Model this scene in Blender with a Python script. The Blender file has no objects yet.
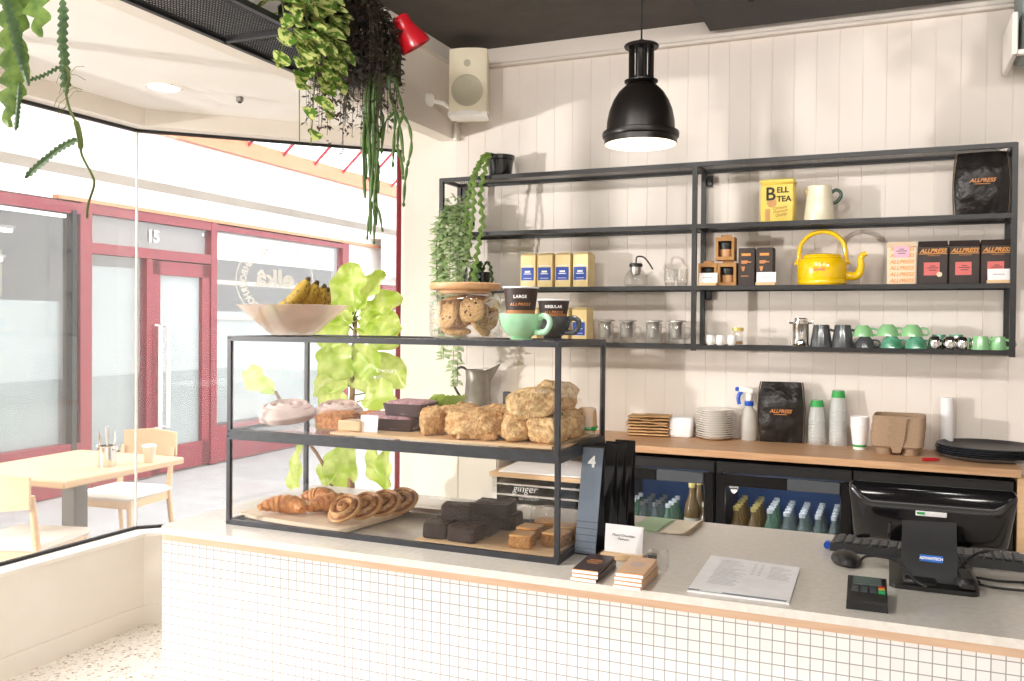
import bpy, bmesh, math, random
from mathutils import Vector, Matrix, Euler
PI = math.pi
rnd = random.Random(7)
SC = bpy.context.scene
COL = SC.collection

# ------------------------------------------------------------------ materials
def hexc(h):
    h = h.lstrip('#')
    o = []
    for i in (0, 2, 4):
        c = int(h[i:i+2], 16) / 255
        o.append(c/12.92 if c <= .04045 else ((c+.055)/1.055)**2.4)
    return (o[0], o[1], o[2], 1.0)

def base(name):
    m = bpy.data.materials.new(name)
    m.use_nodes = True
    nt = m.node_tree
    nt.nodes.clear()
    out = nt.nodes.new('ShaderNodeOutputMaterial')
    return m, nt, out

def N(nt, kind, **kw):
    n = nt.nodes.new(kind)
    for k, v in kw.items():
        if k in n.inputs:
            n.inputs[k].default_value = v
        else:
            setattr(n, k, v)
    return n

def mat(name, col, rough=.5, metal=0., col2=None, scale=20., detail=4., bump=0., bscale=None, spec=.5, coat=0., stretch=None, ramp=(.35, .65), transl=0.):
    """principled surface with a noise-driven colour variation and bump"""
    m, nt, out = base(name)
    L = nt.links.new
    b = N(nt, 'ShaderNodeBsdfPrincipled', Roughness=rough, Metallic=metal)
    b.inputs['Specular IOR Level'].default_value = spec
    b.inputs['Coat Weight'].default_value = coat
    c1 = hexc(col)
    c2 = hexc(col2) if col2 else tuple(min(1, x*.93) for x in c1[:3]) + (1,)
    tc = N(nt, 'ShaderNodeTexCoord')
    mp = N(nt, 'ShaderNodeMapping')
    if stretch:
        mp.inputs['Scale'].default_value = stretch
    L(tc.outputs['Object'], mp.inputs['Vector'])
    nz = N(nt, 'ShaderNodeTexNoise', Scale=scale, Detail=detail)
    L(mp.outputs[0], nz.inputs['Vector'])
    r = N(nt, 'ShaderNodeValToRGB')
    r.color_ramp.elements[0].position = ramp[0]
    r.color_ramp.elements[1].position = ramp[1]
    r.color_ramp.elements[0].color = c1
    r.color_ramp.elements[1].color = c2
    L(nz.outputs['Fac'], r.inputs[0])
    L(r.outputs[0], b.inputs['Base Color'])
    if bump:
        n2 = N(nt, 'ShaderNodeTexNoise', Scale=bscale or scale*2, Detail=3.)
        L(mp.outputs[0], n2.inputs['Vector'])
        bp = N(nt, 'ShaderNodeBump', Strength=bump, Distance=.01)
        L(n2.outputs['Fac'], bp.inputs['Height'])
        L(bp.outputs[0], b.inputs['Normal'])
    if transl:
        t = N(nt, 'ShaderNodeBsdfTranslucent')
        L(r.outputs[0], t.inputs[0])
        mx = N(nt, 'ShaderNodeMixShader', Fac=transl)
        L(b.outputs[0], mx.inputs[1]); L(t.outputs[0], mx.inputs[2])
        L(mx.outputs[0], out.inputs[0])
    else:
        L(b.outputs[0], out.inputs[0])
    return m

def emit(name, col, strength):
    m, nt, out = base(name)
    e = N(nt, 'ShaderNodeEmission', Strength=strength)
    e.inputs[0].default_value = hexc(col)
    nt.links.new(e.outputs[0], out.inputs[0])
    return m

def glass(name, tint='#ffffff', refl=.06, edge=.5, haze=0., hazecol='#ffffff', rough=.02):
    """thin sheet glass: clear, with a fresnel-like mirror layer and a little dust haze"""
    m, nt, out = base(name)
    L = nt.links.new
    t = N(nt, 'ShaderNodeBsdfTransparent'); t.inputs[0].default_value = hexc(tint)
    g = N(nt, 'ShaderNodeBsdfGlossy', Roughness=rough)
    lw = N(nt, 'ShaderNodeLayerWeight', Blend=.35)
    mr = N(nt, 'ShaderNodeMapRange')
    mr.inputs['To Min'].default_value = refl
    mr.inputs['To Max'].default_value = edge
    L(lw.outputs['Facing'], mr.inputs['Value'])
    mx = N(nt, 'ShaderNodeMixShader')
    L(mr.outputs[0], mx.inputs[0]); L(t.outputs[0], mx.inputs[1]); L(g.outputs[0], mx.inputs[2])
    last = mx
    if haze:
        d = N(nt, 'ShaderNodeBsdfDiffuse'); d.inputs[0].default_value = hexc(hazecol)
        tr = N(nt, 'ShaderNodeBsdfTranslucent'); tr.inputs[0].default_value = hexc(hazecol)
        h = N(nt, 'ShaderNodeMixShader', Fac=.5); L(d.outputs[0], h.inputs[1]); L(tr.outputs[0], h.inputs[2])
        m2 = N(nt, 'ShaderNodeMixShader', Fac=haze)
        L(mx.outputs[0], m2.inputs[1]); L(h.outputs[0], m2.inputs[2])
        last = m2
    L(last.outputs[0], out.inputs[0])
    return m

def wood(name, c1, c2, axis=0, scale=6., rough=.45):
    st = [1.2, 14, 14]
    if axis == 1: st = [14, 1.2, 14]
    if axis == 2: st = [14, 14, 1.2]
    return mat(name, c1, rough, col2=c2, scale=scale, detail=6., stretch=st, bump=.05, ramp=(.3, .7))

def tiles():
    m, nt, out = base('white mosaic tile')
    L = nt.links.new
    b = N(nt, 'ShaderNodeBsdfPrincipled', Roughness=.35)
    tc = N(nt, 'ShaderNodeTexCoord')
    sp = N(nt, 'ShaderNodeSeparateXYZ'); L(tc.outputs['Object'], sp.inputs[0])
    ad = N(nt, 'ShaderNodeMath', operation='ADD'); L(sp.outputs[0], ad.inputs[0]); L(sp.outputs[1], ad.inputs[1])
    cb = N(nt, 'ShaderNodeCombineXYZ'); L(ad.outputs[0], cb.inputs[0]); L(sp.outputs[2], cb.inputs[1])
    br = N(nt, 'ShaderNodeTexBrick', offset=0., squash=1.)
    br.inputs['Color1'].default_value = hexc('#e3e1df'); br.inputs['Color2'].default_value = hexc('#dddbd9')
    br.inputs['Mortar'].default_value = hexc('#979390')
    br.inputs['Scale'].default_value = 1.
    br.inputs['Mortar Size'].default_value = .0012
    br.inputs['Mortar Smooth'].default_value = .1
    br.inputs['Brick Width'].default_value = .0257
    br.inputs['Row Height'].default_value = .0257
    L(cb.outputs[0], br.inputs['Vector'])
    L(br.outputs['Color'], b.inputs['Base Color'])
    bp = N(nt, 'ShaderNodeBump', Strength=.3, Distance=.002, invert=True)
    L(br.outputs['Fac'], bp.inputs['Height']); L(bp.outputs[0], b.inputs['Normal'])
    L(b.outputs[0], out.inputs[0])
    return m

def terrazzo():
    m, nt, out = base('terrazzo')
    L = nt.links.new
    b = N(nt, 'ShaderNodeBsdfPrincipled', Roughness=.3)
    tc = N(nt, 'ShaderNodeTexCoord')
    v = N(nt, 'ShaderNodeTexVoronoi', Scale=58.); L(tc.outputs['Object'], v.inputs['Vector'])
    v2 = N(nt, 'ShaderNodeTexVoronoi', Scale=58., feature='DISTANCE_TO_EDGE'); L(tc.outputs['Object'], v2.inputs['Vector'])
    hs = N(nt, 'ShaderNodeSeparateColor'); L(v.outputs['Color'], hs.inputs[0])
    r = N(nt, 'ShaderNodeValToRGB'); r.color_ramp.interpolation = 'CONSTANT'
    e = r.color_ramp.elements
    e[0].position = 0.; e[0].color = hexc('#e9e2d8')
    e[1].position = .45; e[1].color = hexc('#d3c4b2')
    for pz, c in ((.62, '#f3eee7'), (.78, '#bda78f'), (.9, '#9b8772'), (.95, '#d9cbb9')):
        q = e.new(pz); q.color = hexc(c)
    L(hs.outputs[0], r.inputs[0])
    gt = N(nt, 'ShaderNodeMath', operation='GREATER_THAN'); L(v2.outputs['Distance'], gt.inputs[0]); gt.inputs[1].default_value = .12
    mx = N(nt, 'ShaderNodeMix', data_type='RGBA')
    L(gt.outputs[0], mx.inputs[0]); mx.inputs[6].default_value = hexc('#ebe5dc'); L(r.outputs[0], mx.inputs[7])
    L(mx.outputs[2], b.inputs['Base Color']); L(b.outputs[0], out.inputs[0])
    return m

M = {}
M['wall'] = mat('painted boards', '#e6ddd5', .55, col2='#e2d8cf', scale=3.)
M['plaster'] = mat('cream plaster', '#ece4db', .7, col2='#e8dfd5', scale=4.)
M['soffit'] = mat('soffit paint', '#f5f1ec', .8, col2='#f2ede7', scale=3.)
M['trimw'] = mat('white trim', '#f2ece4', .5, scale=5.)
M['black_ceiling'] = mat('dark ceiling', '#55504d', .8, col2='#4e4946', scale=8.)
M['beam'] = mat('black beam', '#2a2727', .6, col2='#231f1f', scale=30., bump=.1)
M['blackmetal'] = mat('black powder coated steel', '#232325', .42, col2='#1c1c1e', scale=40., bump=.02)
M['casemetal'] = mat('charcoal steel', '#303137', .4, col2='#26272b', scale=30.)
M['gasket'] = mat('black seal', '#1b1817', .6)
M['tile'] = tiles()
M['terrazzo'] = terrazzo()
M['stone'] = mat('pale stone top', '#ddd7cf', .22, col2='#d5cec5', scale=60., spec=.5)
M['ply'] = wood('plywood edge', '#cfae92', '#c29f83')
M['oakbench'] = wood('oak laminate', '#cda581', '#b58a63', scale=5.)
M['board'] = wood('serving board', '#e3c39a', '#d6b286')
M['paleboard'] = wood('pale serving board', '#ead8c0', '#dfc8a8')
M['cork'] = wood('lid wood', '#d8ab7e', '#c6976b')
M['oak'] = wood('pale oak', '#d6b48c', '#c8a37a', scale=4.)
M['window'] = glass('window glass', refl=.035, edge=.35, haze=.06)
M['caseglass'] = glass('case glass', refl=.022, edge=.35, haze=.006)
M['clear'] = glass('clear glassware', '#fdfdfc', refl=.05, edge=.45, haze=.035)
M['pinkglass'] = glass('blush glass', '#fbf2ec', refl=.06, edge=.45, haze=.26, hazecol='#fff4ec')
M['plastic_clear'] = glass('clear plastic', '#f8faf8', refl=.1, edge=.55, haze=.5)
M['milky'] = mat('milky plastic', '#e6e3dc', .35, transl=.4)
M['fridgeglass'] = glass('fridge glass', '#d5dde6', refl=.05, edge=.45)
M['bottle_clear'] = glass('clear bottle', '#dfeee4', refl=.12, edge=.7, haze=.12)
M['bottle_amber'] = mat('amber bottle', '#8a6a3c', .15, col2='#7a5a30', coat=.5)
M['bottle_green'] = mat('green bottle', '#5f8265', .15, coat=.5)
M['white'] = mat('white glaze', '#f4f1ec', .25, coat=.3)
M['paper'] = mat('white paper', '#f3f1f2', .7)
M['ink'] = mat('grey ink', '#a9a2a8', .8)
M['inkdark'] = mat('dark ink', '#3a3433', .8)
M['black'] = mat('black plastic', '#1d1c1d', .4, scale=60., bump=.02)
M['gloss_black'] = mat('gloss black plastic', '#131214', .12, coat=.4)
M['grey_plastic'] = mat('grey plastic', '#4a4d52', .4)
M['steel'] = mat('brushed steel', '#d8d4cf', .36, metal=1., col2='#b8b3ad', scale=20., stretch=(1, 1, 20))
M['chrome'] = mat('polished steel', '#e0deda', .07, metal=1.)
M['gold'] = mat('gold metal', '#edcf78', .3, metal=.3)
M['bluegrey'] = mat('blue grey powder coat', '#76818f', .35, col2='#6a7482', scale=12., metal=.2)
M['green'] = mat('celadon glaze', '#a9dcb4', .18, col2='#a0d4ab', coat=.5)
M['green_mid'] = mat('leaf green glaze', '#93c992', .2, col2='#88be87', coat=.4)
M['green_dark'] = mat('deep green glaze', '#6aac90', .2, col2='#387d59', coat=.4)
M['grey_glaze'] = mat('charcoal glaze', '#4c4f52', .22, col2='#424548', coat=.4)
M['yellow'] = mat('yellow enamel', '#f2c811', .18, col2='#eec00a', coat=.5)
M['yellowtin'] = mat('yellow tin paint', '#f1d96a', .35, col2='#ecd05c', scale=15.)
M['enamel'] = mat('cream enamel', '#f0e6cd', .25, col2='#eadfc4', coat=.3)
M['enamelgreen'] = mat('dark green enamel', '#23402c', .3)
M['kraft'] = mat('kraft paper', '#b98a57', .75, col2='#ad7e4c', scale=60.)
M['bagbrown'] = mat('brown paper', '#cda678', .8, col2='#bf9768', scale=30., bump=.1)
M['pulp'] = mat('moulded pulp', '#a88f76', .9, col2='#977e66', scale=200., bump=.25)
M['dark_card'] = mat('dark brown card', '#3b302c', .6, col2='#352a27', scale=30.)
M['foil'] = mat('black foil', '#272322', .42, col2='#1a1716', scale=14., bump=.9, bscale=32.)
M['foiledge'] = mat('bag gusset', '#6b5540', .6)
M['copper'] = mat('copper print', '#c9854b', .5)
M['orange_ink'] = mat('orange print', '#e09a4a', .5)
M['peach'] = mat('peach card', '#f2d6b8', .6)
M['pinklabel'] = mat('coral label', '#d9706c', .6)
M['lilac'] = mat('lilac label', '#e3b5c6', .6)
M['teabox'] = mat('pale gold card', '#f0d9a2', .5, col2='#ead095', scale=20.)
M['teaedge'] = mat('gold card side', '#c9a45c', .5)
M['bluelabel'] = mat('royal blue label', '#2b4fae', .5)
M['cupbrown'] = mat('cup brown', '#3a2a25', .55)
M['cuptan'] = mat('cup tan', '#c08050', .6)
M['blue'] = mat('blue plastic', '#1f56c4', .35)
M['bluelogo'] = mat('blue sticker', '#1c6fd0', .5)
M['greenband'] = mat('green band', '#2fa04b', .5)
M['notegreen'] = mat('mint paper', '#b9d3ae', .8)
M['notecream'] = mat('cream paper', '#efe2cc', .8)
M['red'] = mat('red lacquer', '#c81a28', .3, coat=.3)
M['redframe'] = mat('red painted timber', '#7d1022', .45, col2='#730d1d', scale=10.)
M['pinkframe'] = mat('red rafter paint', '#a8283c', .5)
M['bakedgold'] = mat('baked crust', '#b06d2e', .55, col2='#f0cf96', scale=90., detail=9., bump=.8, bscale=150., ramp=(.25, .75))
M['croissant'] = mat('laminated crust', '#a95420', .4, col2='#e8ac62', scale=60., detail=6., bump=.4, ramp=(.28, .8), stretch=(1, 1, 1))
M['danish'] = mat('danish crust', '#ab6529', .4, col2='#e9c388', scale=55., detail=6., bump=.35, ramp=(.25, .85))
M['scone'] = mat('cheese scone', '#f0d29a', .65, col2='#a9642a', scale=80., detail=10., bump=.8, bscale=170., ramp=(.34, .8))
M['herb'] = mat('chopped herb', '#5a6a2c', .7)
M['bun'] = mat('iced bun', '#e0cabf', .5, col2='#ccb0a4', scale=15.)
M['danish_swirl'] = mat('danish glaze seam', '#7f4519', .35, col2='#9a5a26', scale=90.)
M['bun_swirl'] = mat('bun seam', '#b78f86', .5, col2='#c7a39a', scale=40.)
M['brownie'] = mat('brownie crumb', '#34160b', .7, col2='#1c0c05', scale=160., bump=.8, bscale=220.)
M['browniet'] = mat('brownie top', '#48261a', .4, col2='#2c150e', scale=70., bump=.6)
M['slice'] = mat('oat slice', '#cf9a58', .75, col2='#96602c', scale=200., bump=.8, bscale=260.)
M['glaze'] = mat('ginger icing', '#d9a667', .35, col2='#cf995a', scale=20.)
M['loaf'] = mat('loaf cake', '#a55f2c', .6, col2='#cf9050', scale=120., bump=.5)
M['traybox'] = mat('tray shell', '#4a3b40', .4)
M['berry'] = mat('berry crumble', '#c9a6a8', .7, col2='#9a6a74', scale=160., bump=.6)
M['cookie'] = mat('cookie dough', '#dfba86', .75, col2='#c49355', scale=110., bump=.5)
M['choc'] = mat('chocolate', '#3a2318', .5)
M['banana'] = mat('banana skin', '#ad8e2e', .5, col2='#5f4718', scale=90., detail=8., ramp=(.5, .66))
M['bananatip'] = mat('banana tip', '#4a3a1c', .7)
M['lime'] = mat('lime skin', '#6f8a2a', .5)
M['silvertray'] = mat('silver tray', '#d5d2ce', .18, metal=1.)
M['stem'] = mat('plant stem', '#5d682f', .6)
M['cactus'] = mat('cactus green', '#55742f', .5, col2='#7f9c48', scale=40., transl=.12)
M['cactusdark'] = mat('old cactus green', '#38552f', .5, col2='#4f6b3a', scale=60., transl=.1)
M['pothos'] = mat('variegated leaf', '#567a2c', .45, col2='#c4c97e', scale=42., transl=.12, ramp=(.48, .54))
M['darkleaf'] = mat('dark fine leaf', '#2a3320', .6, col2='#54403a', scale=60., transl=.1)
M['rhips'] = mat('rhipsalis stem', '#42602a', .5, col2='#587436', scale=40.)
M['fig'] = mat('fig leaf', '#b2cd4c', .32, col2='#d9e68c', scale=14., transl=.55, ramp=(.4, .6))
M['paleleaf'] = mat('silvery leaf', '#b3cd8e', .5, col2='#e9f1d8', scale=60., transl=.4)
M['bark'] = mat('bark', '#8a6b4c', .9, bump=.5)
M['soil'] = mat('soil', '#3a2c22', .95, bump=.5)
M['blackpot'] = mat('black glazed pot', '#17181a', .2, coat=.4)
M['speaker'] = mat('ivory speaker', '#efe6cd', .5, col2='#eadfc5', scale=10.)
M['grille'] = mat('speaker cone', '#bdb59e', .6)
M['bronze'] = mat('lamp black bronze', '#1f1b19', .35, metal=.4)
M['lampwhite'] = mat('lamp lining', '#fff6e6', .4)
M['pave'] = mat('lane paving', '#9f9d9c', .7, col2='#92908f', scale=6.)
M['fascia'] = mat('white fascia', '#ebe7e3', .7)
M['timber'] = wood('orange timber', '#c98259', '#bb7249', axis=1)
M['blind'] = mat('pale blind', '#8d9795', .8, col2='#838d8b', scale=2.)
M['shopin'] = mat('shop interior', '#a89c8d', .8, col2='#978a7a', scale=1.5)
M['navy'] = mat('fridge liner', '#3d6296', .5, col2='#345585', scale=3.)
M['galv'] = mat('galvanised metal', '#9a948b', .4, metal=.7, col2='#857f77', scale=18.)
M['seatfab'] = mat('oat seat fabric', '#d9d0c4', .9, scale=200., bump=.2)
M['bulb'] = emit('warm bulb', '#fff0d2', 7.)
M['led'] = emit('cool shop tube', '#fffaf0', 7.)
M['fridgeled'] = emit('fridge light strip', '#f4f8ff', 22.)
M['downl'] = emit('downlight lens', '#fff6e4', 9.)
M['lcd'] = mat('grey lcd', '#5d6a64', .25)
M['keyy'] = mat('yellow key', '#d9b02c', .5)
M['keyg'] = mat('green key', '#2f9a5a', .5)
M['lettering'] = mat('white vinyl', '#fbfaf8', .6)
M['tanpack'] = mat('tan wrapper', '#d6b08e', .6)
M['darkpack'] = mat('brown wrapper', '#3c2a26', .4)
M['frosted'] = mat('textured dark pane', '#6b625c', .6, col2='#5b534e', scale=30., bump=.3)
M['darksteel'] = mat('dark pedestal', '#4b463f', .5)

# ------------------------------------------------------------------ mesh builder
class MB:
    def __init__(s):
        s.v = []; s.f = []; s.mi = []
    def add(s, vs, fs, mi=0, X=None):
        o = len(s.v)
        for p in vs:
            p = Vector(p)
            s.v.append(X @ p if X else p)
        for f in fs:
            s.f.append([i+o for i in f]); s.mi.append(mi)
        return s
    def box(s, c, d, mi=0, rot=None, bev=0., X=None):
        hx, hy, hz = d[0]/2, d[1]/2, d[2]/2
        T = Matrix.Translation(c)
        if rot: T = T @ Euler(rot).to_matrix().to_4x4()
        if X: T = X @ T
        sg = [(a, b, e) for a in (-1, 1) for b in (-1, 1) for e in (-1, 1)]
        if bev <= 0:
            vs = [(a*hx, b*hy, e*hz) for a, b, e in sg]
            fs = [(0, 1, 3, 2), (4, 6, 7, 5), (0, 4, 5, 1), (2, 3, 7, 6), (0, 2, 6, 4), (1, 5, 7, 3)]
        else:
            b_ = min(bev, hx*.99, hy*.99, hz*.99)
            h = (hx, hy, hz); vs = []; ix = {}
            for g in sg:
                for ax in range(3):
                    ix[g, ax] = len(vs)
                    vs.append(tuple(g[k]*(h[k] if k == ax else h[k]-b_) for k in range(3)))
            fs = []
            for ax in range(3):
                o1, o2 = [k for k in range(3) if k != ax]
                for q in (-1, 1):
                    ring = []
                    for (u, w) in ((-1, -1), (1, -1), (1, 1), (-1, 1)):
                        g = [0, 0, 0]; g[ax] = q; g[o1] = u; g[o2] = w
                        ring.append(ix[tuple(g), ax])
                    fs.append(ring)
                for u in (-1, 1):
                    for w in (-1, 1):
                        g0 = [0, 0, 0]; g0[o1] = u; g0[o2] = w; g1 = list(g0); g0[ax] = -1; g1[ax] = 1
                        fs.append((ix[tuple(g0), o1], ix[tuple(g1), o1], ix[tuple(g1), o2], ix[tuple(g0), o2]))
            for g in sg:
                fs.append(tuple(ix[g, k] for k in range(3)))
        return s.add(vs, fs, mi, T)
    def lathe(s, prof, c=(0, 0, 0), seg=24, mi=0, X=None, sx=1., sy=1.):
        vs = []; fs = []; n = len(prof)
        for r, z in prof:
            for k in range(seg):
                a = 2*PI*k/seg
                vs.append((c[0]+r*math.cos(a)*sx, c[1]+r*math.sin(a)*sy, c[2]+z))
        for i in range(n-1):
            for k in range(seg):
                k2 = (k+1) % seg
                fs.append((i*seg+k, i*seg+k2, (i+1)*seg+k2, (i+1)*seg+k))
        if prof[0][0] > 1e-6 and False: pass
        return s.add(vs, fs, mi, X)
    def cyl(s, c, r, h, mi=0, seg=20, X=None, r2=None):
        r2 = r if r2 is None else r2
        return s.lathe([(0, 0), (r, 0), (r2, h), (0, h)], c, seg, mi, X)
    def tube(s, pts, r, seg=8, mi=0, X=None, flat=1.):
        pts = [Vector(p) for p in pts]; n = len(pts)
        rs = r if isinstance(r, (list, tuple)) else [r]*n
        vs = []; fs = []
        up = Vector((0, 0, 1)); prev = None
        for i, p in enumerate(pts):
            d = (pts[min(i+1, n-1)]-pts[max(i-1, 0)])
            d = d.normalized() if d.length > 1e-9 else Vector((0, 0, 1))
            if prev is None:
                a = d.cross(up)
                if a.length < 1e-3: a = d.cross(Vector((1, 0, 0)))
            else:
                a = prev - d*prev.dot(d)
                if a.length < 1e-6: a = d.cross(up)
            a.normalize(); b = d.cross(a); prev = a
            for k in range(seg):
                t = 2*PI*k/seg
                vs.append(p+a*(rs[i]*math.cos(t))+b*(rs[i]*flat*math.sin(t)))
        for i in range(n-1):
            for k in range(seg):
                k2 = (k+1) % seg
                fs.append((i*seg+k, i*seg+k2, (i+1)*seg+k2, (i+1)*seg+k))
        fs.append(tuple(range(seg))[::-1]); fs.append(tuple((n-1)*seg+k for k in range(seg)))
        return s.add(vs, fs, mi, X)
    def prism(s, poly, z0, z1, mi=0, X=None):
        n = len(poly)
        vs = [(p[0], p[1], z0) for p in poly]+[(p[0], p[1], z1) for p in poly]
        fs = [tuple(range(n))[::-1], tuple(range(n, 2*n))]+[(i, (i+1) % n, n+(i+1) % n, n+i) for i in range(n)]
        return s.add(vs, fs, mi, X)
    def grid(s, fn, nu, nv, mi=0, X=None, wrap=False):
        vs = [fn(i/nu, j/nv) for i in range(nu+1) for j in range(nv+1)]
        fs = [(i*(nv+1)+j, (i+1)*(nv+1)+j, (i+1)*(nv+1)+j+1, i*(nv+1)+j+1) for i in range(nu) for j in range(nv)]
        return s.add(vs, fs, mi, X)
    def build(s, name, mats, parent=None, loc=(0, 0, 0), rot=(0, 0, 0), sharp=38, flat=False, recalc=True):
        me = bpy.data.meshes.new(name)
        me.from_pydata([tuple(v) for v in s.v], [], s.f)
        for m in (mats if isinstance(mats, (list, tuple)) else [mats]):
            me.materials.append(M[m] if isinstance(m, str) else m)
        me.polygons.foreach_set('material_index', s.mi)
        bm = bmesh.new(); bm.from_mesh(me)
        bmesh.ops.remove_doubles(bm, verts=bm.verts, dist=1e-6)
        if recalc: bmesh.ops.recalc_face_normals(bm, faces=bm.faces)
        bm.to_mesh(me); bm.free()
        if not flat:
            me.polygons.foreach_set('use_smooth', [True]*len(me.polygons))
            me.set_sharp_from_angle(angle=math.radians(sharp))
        me.update()
        o = bpy.data.objects.new(name, me)
        COL.objects.link(o)
        o.location = loc; o.rotation_euler = rot
        if parent: o.parent = parent
        return o

def tag(o, label, cat, group=None, kind=None):
    o['label'] = label; o['category'] = cat
    if group: o['group'] = group
    if kind: o['kind'] = kind
    return o

def thing(name, label, cat, loc=(0, 0, 0), rz=0., group=None, rot=None):
    o = bpy.data.objects.new(name, None)
    o.empty_display_size = .05
    COL.objects.link(o)
    o.location = loc; o.rotation_euler = rot or (0, 0, rz)
    return tag(o, label, cat, group)

def struct(name, mb, mats, **kw):
    o = mb.build(name, mats, **kw)
    o['kind'] = 'structure'
    return o

def copy_tree(o, parent=None):
    c = o.copy(); COL.objects.link(c)
    if parent: c.parent = parent
    for ch in list(o.children):
        copy_tree(ch, c)
    return c

def dup(o, loc, rz=None, label=None, rot=None, group=None):
    c = copy_tree(o)
    c.location = loc
    if rz is not None: c.rotation_euler = (0, 0, rz)
    if rot is not None: c.rotation_euler = rot
    if label: c['label'] = label
    if group: c['group'] = group
    return c

FRONT = (PI/2, 0, 0)
def text(body, size, loc, m, parent, rot=FRONT, shear=0., align='CENTER', ext=.0004, name='lettering', space=1., line=1., sx=1., bold=0.):
    cu = bpy.data.curves.new(name, 'FONT')
    cu.body = body; cu.size = size; cu.shear = shear; cu.align_x = align; cu.align_y = 'CENTER'
    cu.extrude = ext; cu.space_character = space; cu.space_line = line; cu.offset = bold
    cu.resolution_u = 3
    cu.materials.append(M[m])
    tmp = bpy.data.objects.new(name, cu)
    me = bpy.data.meshes.new_from_object(tmp)
    bpy.data.objects.remove(tmp); bpy.data.curves.remove(cu)
    o = bpy.data.objects.new(name, me)
    COL.objects.link(o)
    o.location = loc; o.rotation_euler = rot; o.scale = (sx, 1, 1)
    o.parent = parent
    return o

def arc(cx, cz, r, a0, a1, n, y=0., rz=None):
    return [(cx+r*math.cos(a0+(a1-a0)*i/n), y, cz+(rz or r)*math.sin(a0+(a1-a0)*i/n)) for i in range(n+1)]

def sm(pts, k=5):
    """smooth path through the points"""
    P = [Vector(p) for p in pts]; out = []
    for i in range(len(P)-1):
        p0, p1, p2, p3 = P[max(i-1, 0)], P[i], P[i+1], P[min(i+2, len(P)-1)]
        for j in range(k):
            u = j/k
            out.append(.5*((2*p1)+(-p0+p2)*u+(2*p0-5*p1+4*p2-p3)*u*u+(-p0+3*p1-3*p2+p3)*u**3))
    return out+[P[-1]]
WORLD, SUN, SPOT, FILL_DOWN, EXPO = 3.1, .4, 1100.0, 120.0, .48
FILL_WALL = 80.0
# ------------------------------------------------------------------ camera
cam = bpy.data.cameras.new('camera'); cam_o = bpy.data.objects.new('camera', cam); COL.objects.link(cam_o)
Rv = Vector((.9191016, .39393168, .00837154)); Uv = Vector((-.01280462, .00862638, .99988081)); Fv = Vector((-.39381251, .91909924, -.01297267))
cam_o.matrix_world = Matrix(((Rv.x, Uv.x, -Fv.x, 0), (Rv.y, Uv.y, -Fv.y, 0), (Rv.z, Uv.z, -Fv.z, 1.6), (0, 0, 0, 1)))
cam.sensor_width = 36; cam.lens = 880.28/1024*36; cam.shift_y = -7.5/1024
cam.clip_start = .05
SC.camera = cam_o

# ------------------------------------------------------------------ room shell
YB, ZC = 4.4, 3.085
XW = -2.235
mb = MB(); mb.prism([(-3.7, -1.9), (3.4, -1.9), (3.4, 4.6), (-2.6, 4.6), (-3.7, 3.5)], -.1, 0)
struct('floor', mb, 'terrazzo')

# back wall: V-grooved boards as real relief
mb = MB()
pitch, x0 = .1015, -1.04
k0 = math.ceil((XW-x0)/pitch); gx = [x0+k*pitch for k in range(k0, k0+56)]
prof = [(XW, YB)]
for g in gx:
    prof += [(g-.002, YB), (g, YB+.0022), (g+.002, YB)]
prof += [(3.4, YB), (3.4, YB+.2), (XW, YB+.2)]
for (a, b) in zip(prof[:-3], prof[1:-2]):
    mb.add([(a[0], a[1], 0), (b[0], b[1], 0), (b[0], b[1], ZC), (a[0], a[1], ZC)], [(0, 1, 2, 3)])
mb.box(((XW+3.4)/2, YB+.1, ZC/2), (3.4-XW, .18, ZC))
struct('wall_back', mb, 'wall', recalc=False, flat=True)
mb = MB()
mb.box(((XW+3.4)/2, YB-.012, ZC-.045), (3.4-XW, .024, .09)); mb.box(((XW+3.4)/2, YB-.02, ZC-.095), (3.4-XW, .04, .02), bev=.006)
struct('trim_1', mb, 'wall')
# plain strip of wall and the lit window jamb, in the corner
mb = MB(); mb.prism([(XW, YB), (-2.53, YB), (-2.55, YB-.012), (-2.575, YB-.012), (-2.63, YB+.11), (-2.63, YB+.2), (XW, YB+.2)], 0, 2.75)
struct('wall_left', mb, 'plaster')
# bulkhead along the bay
mb = MB(); mb.box((XW-.05, 1.25, (2.61+ZC)/2), (.1, 6.3, ZC-2.61))
struct('trim_2', mb, 'plaster')
mb = MB(); mb.box((XW+.01, 1.25, ZC-.035), (.02, 6.3, .07)); mb.box((XW+.016, 1.25, ZC-.075), (.032, 6.3, .016), bev=.005)
struct('trim_3', mb, 'trimw')
mb = MB(); mb.box(((XW+3.4)/2, 1.35, ZC+.05), (3.4-XW+.2, 6.5, .1))
struct('ceiling', mb, 'black_ceiling')
mb = MB(); mb.box((1.3, 2.2, 3.0525), (4.24, 4.25, .065))
for bx, by in ((-.58, 4.0), (.0, 4.15), (-.62, 3.3), (.1, 3.3)): mb.cyl((bx, by, 3.016), .012, .006, seg=10)
struct('trim_4', mb, 'beam')

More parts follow.
